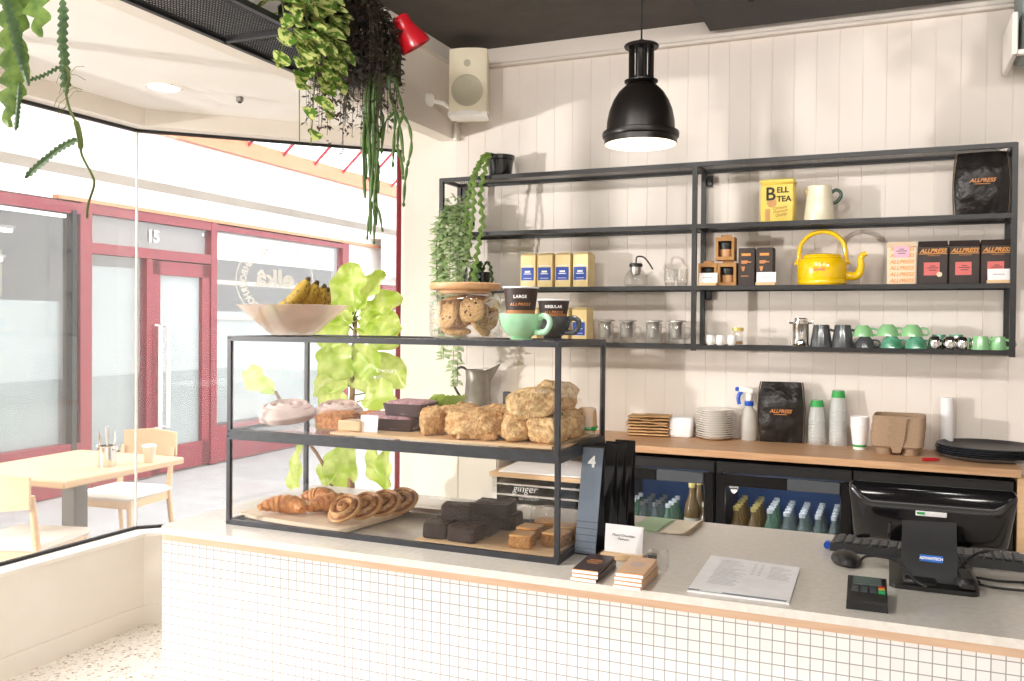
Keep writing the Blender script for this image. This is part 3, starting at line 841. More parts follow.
mb = MB(); mb.box((0, 0, -.012), (.03, .025, .024), bev=.004); mb.build('body', 'galv', t); mb = MB(); mb.box((0, -.003, -.026), (.014, .014, .006)); mb.build('eye', 'red', t)
bpy.data.objects.remove([c for c in t.children if c.name.startswith('eye')][0])
mb = MB(); mb.lathe([(0, -.032), (.008, -.03), (.01, -.024), (0, -.024)], seg=10); mb.build('eye', 'gasket', t)

t = thing('wall_bracket', 'white triangular wall bracket holding a pale panel, high up past the shelf unit', 'bracket', (.455, 4.2, 2.69))
mb = MB(); mb.box((-.008, 0, .08), (.022, .34, .17), bev=.004); mb.box((.2, -.15, .005), (.42, .03, .02), bev=.004)
mb.tube([(.03, -.15, .015), (.14, -.15, .15)], .006, 6); mb.build('arm', 'trimw', t)
mb = MB(); mb.box((.26, .0, .2), (.48, .28, .36), bev=.012); mb.build('panel', 'blind', t)
# ------------------------------------------------------------------ on the counter, in front
CT = 1.0005
def stand(label, loc, rz, h=.272, number=None, m='black', layers=0):
    t = thing('table_number', label, 'table number', loc, rz, 'table number stands beside the display case')
    mb = MB(); d = .046
    # slim folded steel wedge: sloping face, upright back, foot
    mb.add([(-.0285, -d, 0), (.0285, -d, 0), (.0285, .014, h), (-.0285, .014, h), (-.0285, -d+.003, 0), (.0285, -d+.003, 0), (.0285, .017, h), (-.0285, .017, h)],
           [(0, 1, 2, 3), (4, 7, 6, 5), (0, 3, 7, 4), (1, 5, 6, 2), (2, 6, 7, 3), (0, 4, 5, 1)])
    mb.build('face_plate', m, t)
    mb = MB(); mb.box((0, .022, h/2), (.057, .003, h)); mb.box((0, -.012, .0015), (.057, .07, .003)); mb.box((0, .018, h-.0015), (.057, .01, .003)); mb.build('back_plate', 'black', t)
    for k in range(layers):
        zz = .016+.0165*k
        mb = MB(); mb.box((0, -d+.060*zz/h-.0008, zz), (.0572, .0016, .0016), rot=(-.2075, 0, 0)); mb.build('fold_line', 'grey_plastic', t)
    if number:
        sl = math.atan2(d+.014, h)
        text(number, .04, (.0, -d+.060*(h-.04)/h-.0012, h-.04), 'lettering', t, rot=(PI/2-sl, 0, 0), bold=.0015, name='number')
    return t
stand('blue-grey steel table number stand with a white 4 on its face', (-.713, 2.2, CT), -.03, number='4', m='bluegrey', layers=5)  # face plate coloured blue grey for the light it reflects
for k, (x, y, lb) in enumerate(((-.7, 2.272, 'black table number stand directly behind the blue-grey number 4'), (-.696, 2.344, 'black table number stand between two other black stands, second behind the number 4'),
                                (-.69, 2.416, 'black table number stand at the back of the row, farthest from the number 4'))):
    stand(lb, (x, y, CT), -.1, m='black', h=.272-.004*k)

def bar(label, loc, rz, wrap, n, i, group):
    t = thing('chocolate_bar', label, 'chocolate bar', loc, rz, group)
    mb = MB(); mb.box((0, 0, .0046), (.064, .145, .0088), bev=.0012); mb.build('wrapper', wrap, t)
    mb = MB(); mb.box((0, -.0727, .0046), (.062, .0016, .0078)); mb.build('end_flap', 'paper', t)
    mb = MB(); mb.box((0, -.0733, .0083), (.0625, .0014, .0016)); mb.build('end_edge', 'orange_ink', t)
    if i == n-1:
        for q, (w_, yy) in enumerate(((.03, .02), (.038, .006), (.026, -.008))):
            mb = MB(); mb.box((0, yy, .0091), (w_, .006, .0004)); mb.build('print', 'copper' if wrap == 'darkpack' else 'ink', t)
names = {0: 'bottom', 1: 'middle', 2: 'top'}
for i in range(3):
    bar('dark brown wrapped chocolate bar, %s of the dark stack by the sign card' % names[i], (-.64+.002*(i % 2), 2.0, CT+.0094*i), .03*(i-1), 'darkpack', 3, i, 'dark chocolate bars')
nm4 = ('at the bottom', 'second from the bottom', 'second from the top', 'on top')
for i in range(4):
    bar('tan wrapped chocolate bar %s of the tan stack by the sign card' % nm4[i], (-.532+.0015*(i % 2), 1.985, CT+.0094*i), .02*(i-1.5), 'tanpack', 4, i, 'tan chocolate bars')
t = thing('sign_card', 'white sign card in a wooden foot behind the chocolate bars', 'sign', (-.612, 2.155, CT), -.04)
mb = MB(); mb.box((0, 0, .008), (.11, .035, .016), bev=.002); mb.build('foot', 'board', t)
mb = MB(); mb.box((0, .004, .05), (.1, .0014, .07), rot=(-.12, 0, 0)); mb.build('card', 'paper', t)
text('Mixed Chocolate\nFlavours', .0085, (0, -.0005+.0012, .055), 'inkdark', t, rot=(PI/2-.12+.24-.24, 0, 0), line=1.1, ext=.0002)
t = thing('card_clip', 'clear acrylic holder standing just behind the tan chocolate bars', 'holder', (-.515, 2.12, CT), .1)
mb = MB(); mb.box((0, 0, .018), (.05, .06, .036)); mb.build('body', 'clear', t)
mb = MB(); mb.cyl((-.02, .045, 0), .012, .02); mb.build('knob', 'black', t)

t = thing('menu', 'white printed menu sheet lying on the stone top with a blue strip', 'menu', (-.301, 2.11, CT), -.0)
q = [Vector((-.407, 1.952)), Vector((-.189, 1.955)), Vector((-.193, 2.252)), Vector((-.413, 2.276))]
mb = MB(); mb.prism([(p.x+.301, p.y-2.11) for p in q], 0, .004); mb.build('sheet', 'paper', t)
mb = MB()
r2 = random.Random(3)
for col_, (xa, wd, y0_, y1_) in enumerate(((-.078, .075, .13, -.09), (.045, .055, .115, .0))):
    yy = y0_
    while yy > y1_:
        l_ = wd*(.45+.55*r2.random()); mb.box((xa+l_/2, yy, .0042), (l_, .0016, .0004)); yy -= .0105
for yy in [.12-.013*k for k in range(8)]:
    for xa in (.008, .024): mb.box((xa, yy, .0042), (.007, .0022, .0004))
mb.build('print', 'ink', t, flat=True)
mb = MB(); mb.box((.0, -.147, .0044), (.212, .009, .0006)); mb.build('blue_strip', 'bluegrey', t)
mb = MB(); mb.box((-.055, -.147, .0049), (.05, .005, .0004)); mb.build('heading', 'paper', t)

def pad(name, label, loc, rz, w_, d_, m, curl=False):
    t = thing(name, label, 'notepad', loc, rz)
    for k in range(3):
        mb = MB()
        if curl:
            mb.grid(lambda u, v: ((u-.5)*w_, (v-.5)*d_, .0012*k+.0006+.012*max(0, u-.55)**2*4*(.6+.4*k)), 10, 2)
        else: mb.box((0, 0, .001+.0017*k), (w_, d_, .0016))
        mb.build('page', m, t)
pad('notepad', 'mint green notepad lying near the back edge of the counter', (-.637, 2.56, CT), -.1, .075, .165, 'notegreen')
pad('notepad', 'cream notepad with a lifted corner, beside the mint green one', (-.546, 2.555, CT), -.06, .082, .18, 'notecream', True)

# ------------------------------------------------------------------ till: card reader, mouse, keyboard, screen
t = thing('card_reader', 'black card payment terminal with grey screen at the counter front', 'card reader', (-.037, 2.055, CT), .02)
mb = MB()
mb.add([(-.041, -.075, 0), (.041, -.075, 0), (.041, .06, 0), (-.041, .06, 0), (-.04, -.075, .02), (.04, -.075, .02), (.04, .06, .036), (-.04, .06, .036)],
       [(0, 3, 2, 1), (4, 5, 6, 7), (0, 1, 5, 4), (1, 2, 6, 5), (2, 3, 7, 6), (3, 0, 4, 7)])
mb.build('body', 'black', t)
sl = math.atan2(.016, .135)
def on_slope(mb, x, y, sx_, sy_, th=.003, mi=0): mb.box((x, y, .02+(y+.075)*.1185+th/2), (sx_, sy_, th), rot=(sl, 0, 0), mi=mi)
mb = MB(); on_slope(mb, .0, .032, .058, .042); mb.build('screen', 'lcd', t)
for i, x in enumerate((-.024, -.006, .012)):
    for j in range(2):
        mb = MB(); on_slope(mb, x, -.008-.015*j, .014, .012, .004); mb.build('key', 'grey_plastic', t)
for m_, y in (('red', -.003), ('keyy', -.013), ('keyg', -.023)):
    mb = MB(); on_slope(mb, .029, y, .013, .010, .005); mb.build('key', m_, t)
mb = MB(); mb.box((0, -.0755, .012), (.06, .003, .004)); mb.build('card_slot', 'gasket', t)

t = thing('mouse', 'black computer mouse beside the keyboard', 'mouse', (-.092, 2.36, CT), .25)
mb = MB(); mb.lathe([(0, 0), (.032, .001), (.036, .008), (.033, .017), (.022, .025), (.009, .028), (0, .0285)], seg=24, sy=1.6); mb.build('shell', 'black', t)
mb = MB(); mb.box((0, .02, .0265), (.005, .016, .006), bev=.002); mb.build('wheel', 'grey_plastic', t)

t = thing('keyboard', 'black keyboard lying behind the till screen', 'keyboard', (.095, 2.535, CT), -.04)
mb = MB(); mb.add([(-.23, -.075, 0), (.23, -.075, 0), (.23, .07, 0), (-.23, .07, 0), (-.228, -.07, .021), (.228, -.07, .021), (.228, .066, .013), (-.228, .066, .013)],
       [(0, 3, 2, 1), (4, 5, 6, 7), (0, 1, 5, 4), (1, 2, 6, 5), (2, 3, 7, 6), (3, 0, 4, 7)])
mb.build('body', 'black', t)
for j in range(5):
    for i in range(20):
        y = .05-.024*j; z = .0168-.059*y
        mb = MB(); mb.box((-.208+i*.0219, y, z+.002), (.0185, .02, .007), bev=.0025, rot=(-.059, 0, 0))
        mb.build('key', 'grey_plastic', t)
mb = MB(); mb.tube([(-.236, -.07, .012), (-.236, -.05, .012)], .01, 8); mb.build('usb_stick', 'blue', t)

t = thing('till_screen', 'black point of sale touch screen seen from behind on its stand', 'monitor', (.092, 2.33, CT))
X = Matrix.Translation((0.003, 0, .142)) @ Euler((.33, 0, .02)).to_matrix().to_4x4()    # local: x across, z up the panel, -y is the back
mb = MB()
W2, H2 = .181, .075
def ring(w_, h_, y, r): return [(p[0]*(1-.07*(p[1] < 0)), y, p[1]) for p in rrect(-w_, w_, -h_, h_, r, 4)]
rs = [ring(W2, H2, .012, .012), ring(W2, H2, -.006, .012), ring(W2-.004, H2-.004, -.012, .012), ring(W2-.03, H2-.024, -.036, .02), ring(W2-.05, H2-.036, -.042, .02)]
n = len(rs[0]); vs = [p for r in rs for p in r]
fs = [(i*n+k, i*n+(k+1) % n, (i+1)*n+(k+1) % n, (i+1)*n+k) for i in range(len(rs)-1) for k in range(n)]
fs += [tuple(range(n)), tuple(range((len(rs)-1)*n, len(rs)*n))]
mb.add(vs, fs, 0, X); mb.build('housing', 'gloss_black', t, sharp=50)
mb = MB(); mb.box((0, .0125, 0), (.33, .002, .15), X=X); mb.build('display', 'lcd', t)
mb = MB(); mb.box((.0, -.043, .03), (.066, .002, .013), X=X, bev=.0008); st_ = mb.build('sticker', 'paper', t)
mb = MB(); mb.box((-.022, -.0444, .031), (.017, .001, .006), X=X); mb.build('sticker_mark', 'greenband', st_)
mb = MB(); mb.tube([X @ Vector(p) for p in ((-.09, -.04, -.04), (-.09, -.052, -.022), (-.088, -.042, -.004))], .004, 6); mb.build('latch', 'black', t)
mb = MB(); mb.prism([(-.05, .02), (-.066, .0), (-.09, -.118), (-.104, -.13), (.0, -.13)][:0] or [(.06, .0), (-.102, .0), (-.1, .012), (-.076, .086), (-.05, .108), (-.04, .15), (-.02, .15), (-.012, .1), (.05, .03)], -.058, .058, X=Matrix(((0, 0, 1, 0), (1, 0, 0, 0), (0, 1, 0, 0), (0, 0, 0, 1)))); mb.build('neck', 'black', t)
mb = MB(); mb.prism(rrect(-.085, .1, -.15, .1, .02), 0, .010); mb.box((.075, -.09, .02), (.045, .11, .03), bev=.01); mb.box((-.02, -.12, .014), (.07, .04, .014), bev=.005); mb.build('foot', 'black', t)
sl2 = math.atan2(.074, .024)
q = Vector((.004, -.0845, .060))
mb = MB(); mb.box(q, (.048, .015, .0012), rot=(sl2, 0, 0)); mb.build('logo_plate', 'bluelogo', t)
text('ADVANTECH', .0082, (q.x, q.y-.0011, q.z+.0003), 'lettering', t, rot=(sl2, 0, 0), bold=.0003, ext=.0002)
def cable(label, pts, r=.0032):
    mb = MB()
    P = [Vector(p) for p in pts]; out = []
    for i in range(len(P)-1):
        p0, p1, p2, p3 = P[max(i-1, 0)], P[i], P[i+1], P[min(i+2, len(P)-1)]
        for k in range(8):
            u = k/8
            out.append(.5*((2*p1)+(-p0+p2)*u+(2*p0-5*p1+4*p2-p3)*u*u+(-p0+3*p1-3*p2+p3)*u**3))
    out.append(P[-1])
    mb.tube(out, r, 6)
    return tag(mb.build('cable', 'black'), label, 'cable')
z = CT+.004
cable('black cable arching from the card reader to the till stand', [(-.06, 2.15, z+.045), (-.04, 2.19, z+.06), (.02, 2.2, z+.055), (.06, 2.18, z+.02), (.085, 2.16, z+.012)])
cable('black cable looping over the keyboard beside the till stand', [(.155, 2.36, z), (.2, 2.42, z+.035), (.25, 2.44, z+.05), (.225, 2.47, z+.055), (.16, 2.44, z+.05), (.175, 2.36, z+.01), (.2, 2.3, z)])
cable('black cable trailing from the till to the picture edge, nearer the keyboard', [(.17, 2.35, z), (.24, 2.33, z), (.34, 2.35, z), (.5, 2.36, z)])
cable('black cable trailing from the till to the picture edge, nearer the counter front', [(.165, 2.3, z+.002), (.22, 2.27, z), (.3, 2.27, z), (.5, 2.3, z)])
mb = MB(); mb.box((.42, 2.1, CT+.006), (.12, .1, .012), bev=.002)
tag(mb.build('wallet', 'bagbrown'), 'small brown flat packet at the right end of the counter', 'packet')
# ------------------------------------------------------------------ food in the cases and things on top
from mathutils import noise as mnoise
def lump_mesh(sx, sy, sz, p=3., amp=.08, fr=22., seed=0, n=14, flatbase=True, mb=None, X=None, mi=0):
    """rounded irregular block: superellipsoid pushed about by noise"""
    mb = mb or MB()
    off = Vector((seed*3.7, seed*1.3, seed*.7))
    vs = []; fs = []
    nu, nv = n*2, n
    def sp(c, e): return math.copysign(abs(c)**e, c)
    e = 2/p
    for j in range(nv+1):
        ph = -PI/2+PI*j/nv
        for i in range(nu):
            th = 2*PI*i/nu
            q = Vector((sp(math.cos(ph), e)*sp(math.cos(th), e), sp(math.cos(ph), e)*sp(math.sin(th), e), sp(math.sin(ph), e)))
            w_ = Vector((q.x*sx/2, q.y*sy/2, q.z*sz/2))
            k = 1+amp*(mnoise.noise(w_*fr+off)+.55*mnoise.noise(w_*fr*2.3+off)+.35*mnoise.noise(w_*fr*5.1+off))
            w_ = w_*k
            if flatbase: w_.z = max(w_.z, -sz*.46)
            vs.append((w_.x, w_.y, w_.z+sz*.46))
    for j in range(nv):
        for i in range(nu):
            fs.append((j*nu+i, j*nu+(i+1) % nu, (j+1)*nu+(i+1) % nu, (j+1)*nu+i))
    return mb.add(vs, fs, mi, X)

SB = 1.2895
def scone(label, loc, size, rz, seed, group, m='scone', herb=True, tilt=(0, 0)):
    t = thing('cheese_scone' if herb else 'filled_croissant', label, 'scone' if herb else 'pastry', loc, group=group, rot=(tilt[0], tilt[1], rz))
    lump_mesh(*size, p=3.2, amp=.2 if herb else .3, fr=30, seed=seed, n=24).build('body', m, t, sharp=80)
    if herb:
        r2 = random.Random(seed); mb = MB()
        for k in range(20):
            a = r2.random()*2*PI; h = r2.uniform(.35, .95)
            mb.box((math.cos(a)*size[0]*.45*(1-.3*h), math.sin(a)*size[1]*.45*(1-.3*h), size[2]*h*.95), (.007, .005, .003), rot=(r2.random()*3, r2.random()*3, 0))
        mb.build('herbs', 'herb', t)['kind'] = 'stuff'
G = 'cheese scones piled in the upper case'
scone('golden cheese scone at the lower left of the pile by the right-hand glass', (-.898, 2.135, SB), (.082, .12, .072), .3, 1, G)
scone('golden cheese scone at the bottom of the pile, right beside the corner post', (-.808, 2.13, SB), (.098, .10, .074), -.1, 2, G)
scone('wedge-shaped cheese scone lying on top of the two front ones', (-.85, 2.135, SB+.066), (.13, .11, .074), .35, 3, G, tilt=(.1, -.12))
scone('cheese scone at the very top of the pile, toward the back', (-.835, 2.25, SB+.075), (.11, .10, .075), -.3, 4, G, tilt=(0, .1))
scone('cheese scone behind the corner post, in the second row of the pile', (-.8, 2.245, SB), (.09, .12, .078), .1, 5, G)
scone('cheese scone at the back of the pile, half hidden behind the others', (-.895, 2.26, SB), (.10, .11, .08), .6, 6, G)
G = 'filled baked rolls in the middle of the upper case'
scone('rough golden pastry, leftmost of the heap beside the dark trays', (-1.16, 2.16, SB), (.07, .13, .075), .4, 11, G, 'bakedgold', False)
scone('rough golden pastry, biggest at the front of the heap', (-1.005, 2.115, SB), (.15, .11, .082), .25, 12, G, 'bakedgold', False)
scone('rough golden pastry in the middle of the heap, slightly behind', (-1.09, 2.2, SB), (.1, .14, .08), -.3, 13, G, 'bakedgold', False)
scone('rough golden pastry at the back right of the heap', (-.985, 2.25, SB), (.14, .1, .078), .1, 14, G, 'bakedgold', False)

def scroll(name, label, cat, loc, rot, r, th, m, group, turns=2.6, ripple=.006):
    mb = MB()
    nu, nv = 56, 26
    def top(u, v):
        a = 2*PI*u; q = v*r*(1+.03*math.sin(3*a))
        s = math.sin((q/r*turns+u)*2*PI)
        edge = max(0, (v-.75)/.25)
        return (q*math.cos(a), q*math.sin(a), th*(1-.55*edge**2)+ripple*s*(1-edge)+.004*(1-v))
    mb.grid(top, nu, nv)
    mb.grid(lambda u, v: (r*(1+.03*math.sin(6*PI*u))*(1-.06*v)*math.cos(2*PI*u), r*(1+.03*math.sin(6*PI*u))*(1-.06*v)*math.sin(2*PI*u), th*.45*(1-v)), nu, 4)
    mb.grid(lambda u, v: (r*.94*(1-v)*math.cos(2*PI*u), r*.94*(1-v)*math.sin(2*PI*u), 0), nu, 2)
    for i in range(nu):
        for j in range(nv):
            u, v = (i+.5)/nu, (j+.5)/nv
            mb.mi[i*nv+j] = 1 if math.sin((v*turns+u)*2*PI) < -.25 and v < .9 else 0
    o = mb.build(name, [m, m+'_swirl'], None, loc=loc, rot=rot, sharp=70)
    return tag(o, label, cat, group)
scroll('cinnamon_bun', 'pale iced cinnamon scroll nearer the left glass of the upper case', 'bun', (-1.675, 2.18, SB+.012), (.16, 0, .25), .085, .04, 'bun', 'iced scrolls in the upper case', ripple=.006, turns=3.)
scroll('cinnamon_bun', 'pale iced cinnamon scroll behind and to the right of the other', 'bun', (-1.555, 2.28, SB+.01), (.14, .05, .2), .075, .04, 'bun', 'iced scrolls in the upper case', ripple=.006, turns=3.)

def loaf(label, loc, rz):
    t = thing('loaf_cake', label, 'cake', loc, rz, 'little loaf cakes in the upper case')
    mb = MB(); a, b, h = .05, .03, .042
    mb.add([(-a*.85, -b*.8, 0), (a*.85, -b*.8, 0), (a*.85, b*.8, 0), (-a*.85, b*.8, 0), (-a, -b, h*.8), (a, -b, h*.8), (a, b, h*.8), (-a, b, h*.8), (-a*.8, -b*.6, h), (a*.8, -b*.6, h), (a*.8, b*.6, h), (-a*.8, b*.6, h)],
           [(0, 3, 2, 1), (0, 1, 5, 4), (1, 2, 6, 5), (2, 3, 7, 6), (3, 0, 4, 7), (4, 5, 9, 8), (5, 6, 10, 9), (6, 7, 11, 10), (7, 4, 8, 11), (8, 9, 10, 11)])
    mb.build('body', 'loaf', t)
loaf('small brown loaf cake in front, beside the wooden block', (-1.46, 2.12, SB), -.1)
loaf('small brown loaf cake behind the front one, by the scrolls', (-1.5, 2.2, SB), .2)
loaf('small brown loaf cake furthest back, nearest the trays', (-1.39, 2.24, SB), .05)
mb = MB(); mb.box((0, 0, .015), (.075, .05, .03), bev=.003); tag(mb.build('wooden_block', 'board', None, loc=(-1.385, 2.105, SB)), 'pale wooden block in front of the dark trays in the upper case', 'block')

def tray(label, loc, rz, w_=.13, d_=.12, h=.034):
    t = thing('berry_slice_tray', label, 'tray', loc, rz, 'dark trays of berry slice')
    mb = MB(); rings = [rrect(-w_/2*.9, w_/2*.9, -d_/2*.9, d_/2*.9, .012, 4), rrect(-w_/2, w_/2, -d_/2, d_/2, .014, 4), rrect(-w_/2*.97, w_/2*.97, -d_/2*.97, d_/2*.97, .012, 4), rrect(-w_/2*.88, w_/2*.88, -d_/2*.88, d_/2*.88, .01, 4)]
    zs = [0, h, h, .004]; n = len(rings[0])
    vs = [(p[0], p[1], z) for r, z in zip(rings, zs) for p in r]
    fs = [(i*n+k, i*n+(k+1) % n, (i+1)*n+(k+1) % n, (i+1)*n+k) for i in range(3) for k in range(n)]+[tuple(range(n)), tuple(range(3*n, 4*n))]
    mb.add(vs, fs); mb.build('shell', 'traybox', t)
    lump_mesh(w_*.93, d_*.93, h*1.3, p=6, amp=.05, seed=3, n=12).build('filling', 'berry', t, sharp=80)
    return t
tray('dark tray of berry slice on the board, lower of two', (-1.285, 2.19, SB), .05)
tray('dark tray of berry slice stacked on the other one', (-1.255, 2.2, SB+.0425), .02, .128, .118)
tray('dark tray of berry slice standing to the left behind a white card', (-1.355, 2.225, SB), -.05, .1, .1)
mb = MB(); mb.box((0, 0, .024), (.056, .0015, .046), rot=(-.1, 0, 0)); mb.box((0, .006, .001), (.056, .016, .002))
tag(mb.build('price_card', 'paper', None, loc=(-1.325, 2.09, SB)), 'blank white price card before the dark trays', 'card')

t = thing('wrapped_sandwich', 'paper wrapped sandwich with a green band at the right back of the upper case', 'sandwich', (-.775, 2.345, SB), .2)
lump_mesh(.055, .06, .075, p=5, amp=.06, seed=9, n=10).build('paper', 'bagbrown', t)
mb = MB(); mb.box((0, 0, .016), (.058, .063, .012), bev=.004); mb.build('band', 'greenband', t)
t = thing('bread_roll', 'filled bread roll with green leaf sticking out, behind the dark trays', 'roll', (-1.185, 2.32, SB+.0))
lump_mesh(.09, .07, .075, p=2.3, amp=.05, seed=21, n=12).build('bread', 'bakedgold', t)
mb = MB(); 
for k in range(5): mb.grid(lambda u, v: (-.05+.1*u, -.03+.03*v-.01*k, .07+.014*math.sin(u*9+k)+.012*v), 8, 2)
mb.build('leaf', 'fig', t)
t = thing('thermometer', 'small dark digital thermometer standing behind the pastry heap', 'thermometer', (-1.03, 2.37, SB))
mb = MB(); mb.box((0, 0, .08), (.024, .012, .05), bev=.003); mb.build('body', 'grey_plastic', t)
mb = MB(); mb.box((0, -.0065, .083), (.018, .002, .018)); mb.build('screen', 'lcd', t)
mb = MB(); mb.box((0, .004, .028), (.02, .01, .056), bev=.002); mb.build('stand', 'clear', t)

# lower case
LB = 1.0005
t = thing('serving_board', 'pale serving board under the croissants and danish pastries', 'board', (-1.585, 2.225, LB), -.12)
mb = MB(); mb.prism(rrect(-.205, .215, -.145, .155, .03), .006, .018); mb.build('board', 'paleboard', t)
mb = MB(); 
for sx in (-.14, .15):
    mb = MB(); mb.box((sx, 0, .003), (.02, .2, .006)); mb.build('foot', 'paleboard', t)
PB = LB+.0185
def croissant(label, loc, rz, seed, L_=.13, R_=.03):
    r2 = random.Random(seed); mb = MB(); pts = []; rs = []
    n = 42
    for i in range(n+1):
        u = i/n*2-1; a = u*1.15
        pts.append((L_*.52*math.sin(a), -L_*.36*(1-math.cos(a))*1.2, R_*.75*(1-.35*abs(u)**2)))
        env = max(.1, (1-abs(u)**1.8))**.7
        stp = (abs(u)*4.2) % 1
        rs.append(R_*(.22+.78*env)*(.88+.16*(1-stp)))
    mb.tube(pts, rs, 14, flat=.85)
    zmin = min(v.z for v in mb.v)
    for v in mb.v: v.z -= zmin
    o = mb.build('croissant', 'croissant', None, loc=loc, rot=(0, 0, rz), sharp=60)
    return tag(o, label, 'croissant', 'croissants on the serving board')
croissant('golden croissant at the front left of the board', (-1.655, 2.16, PB), .15, 1, .15, .032)
croissant('golden croissant beside the danish pastries, in the middle of the board', (-1.545, 2.235, PB), .7, 2, .15, .034)
croissant('golden croissant at the back of the board by the rear corner post', (-1.64, 2.32, PB), -.2, 3, .13, .03)
G = 'danish pastries leaning in a row'
for k, (x, y, lb) in enumerate(((-1.435, 2.13, 'spiral danish pastry, foremost of the leaning row'), (-1.405, 2.19, 'spiral danish pastry second from the front of the leaning row'),
                                (-1.378, 2.25, 'spiral danish pastry third from the front of the leaning row'), (-1.352, 2.305, 'spiral danish pastry at the far end of the leaning row'))):
    scroll('danish_pastry', lb, 'danish pastry', (x, y+.012, PB+.034-.001*k), (.62, .12, -.28+.06*k), .053, .015, 'danish', G, turns=2.2, ripple=.008)

t = thing('silver_tray', 'silver serving tray behind the boards in the lower case', 'tray', (-1.37, 2.37, LB), .0)
mb = MB(); pr_ = [rrect(-.17, .17, -.03, .03, .02), rrect(-.18, .18, -.036, .036, .025), rrect(-.176, .176, -.034, .034, .024), rrect(-.165, .165, -.028, .028, .02)]
zs = [0, .018, .018, .003]; n = len(pr_[0]); vs = [(p[0], p[1], z) for r, z in zip(pr_, zs) for p in r]
mb.add(vs, [(i*n+k, i*n+(k+1) % n, (i+1)*n+(k+1) % n, (i+1)*n+k) for i in range(3) for k in range(n)]+[tuple(range(n)), tuple(range(3*n, 4*n))])
mb.build('dish', 'silvertray', t)
t = thing('tongs', 'steel serving tongs lying across the silver tray', 'tongs', (-1.36, 2.36, LB+.019), .05)
for s in (-1, 1):
    mb = MB(); mb.tube([(.13, 0, .008), (.05, s*.008, .008), (-.05, s*.014, .008), (-.1, s*.016, .008)], [.005, .006, .006, .007], 8, flat=.5)
    mb.lathe([(0, 0), (.018, .003), (.022, .01), (.012, .016), (0, .018)], (-.115, s*.014, 0), 14, sx=1.5); mb.build('arm', 'chrome', t)
G = 'serving boards in the lower case'
mb = MB(); mb.prism(rrect(-.105, .11, -.165, .13, .006), 0, .014); o = mb.build('serving_board', 'board', None, loc=(-1.06, 2.22, LB), rot=(0, 0, .02)); tag(o, 'small wooden board under the dark brownies', 'board', G)
mb = MB(); mb.prism(rrect(-.098, .088, -.16, .16, .006), 0, .014); o = mb.build('serving_board', 'board', None, loc=(-.852, 2.215, LB), rot=(0, 0, .0)); tag(o, 'small wooden board under the ginger slices', 'board', G)
BB = LB+.0145
def brownie(label, loc, rz, size, seed, tilt=0):
    t = thing('brownie', label, 'brownie', loc, group='chocolate brownies', rot=(tilt, 0, rz))
    lump_mesh(*size, p=8, amp=.05, fr=40, seed=seed, n=12).build('crumb', 'brownie', t, sharp=70)
    mb = MB(); mb.grid(lambda u, v: ((u-.5)*size[0]*.94, (v-.5)*size[1]*.94, size[2]*.965+.003*mnoise.noise(Vector((u*6+seed, v*6, 0)))), 10, 10); mb.build('crust', 'browniet', t, sharp=80)
brownie('dark brownie at the front left of its board', (-1.12, 2.12, BB), .1, (.07, .075, .042), 1)
brownie('dark brownie at the front of its board, nearest the ginger slices', (-1.035, 2.115, BB), -.05, (.085, .075, .042), 2)
brownie('dark brownie in the middle of its board', (-1.03, 2.2, BB), .08, (.085, .08, .045), 3)
brownie('dark brownie at the back right of its board', (-1.0, 2.29, BB), 0, (.09, .08, .045), 4)
brownie('dark brownie behind the front left one', (-1.12, 2.205, BB), -.1, (.075, .075, .042), 6)
brownie('dark brownie standing on top of the others', (-1.085, 2.165, BB+.044), .25, (.085, .06, .04), 5)
brownie('dark brownie lying flat on top, toward the back', (-1.01, 2.245, BB+.046), .1, (.11, .09, .036), 7)
def slice_(label, loc, rz, size, seed):
    t = thing('ginger_slice', label, 'slice', loc, rz, 'ginger slices')
    lump_mesh(size[0], size[1], size[2], p=9, amp=.05, fr=45, seed=seed, n=12).build('base', 'slice', t, sharp=70)
    mb = MB(); mb.box((0, 0, size[2]*.985), (size[0]*.95, size[1]*.95, .006), bev=.0028); mb.build('icing', 'glaze', t)
slice_('square ginger slice nearest the front glass', (-.872, 2.115, BB), .12, (.062, .06, .032), 1)
slice_('square ginger slice beside the corner post', (-.797, 2.17, BB), -.15, (.065, .065, .032), 2)
slice_('square ginger slice behind the front one', (-.885, 2.2, BB), -.05, (.062, .062, .032), 3)
slice_('square ginger slice behind the corner post', (-.8, 2.255, BB), .1, (.065, .062, .032), 4)
slice_('square ginger slice at the back of the board', (-.868, 2.285, BB), .2, (.07, .06, .034), 5)
t = thing('ginger_ramekin', 'upturned clear glass dish on the board behind the ginger slices', 'dish', (-.9, 2.35, BB))
mb = MB(); mb.lathe([(.042, 0), (.044, .012), (.04, .045), (.03, .055), (0, .056)], seg=24); mb.build('bowl', 'clear', t)

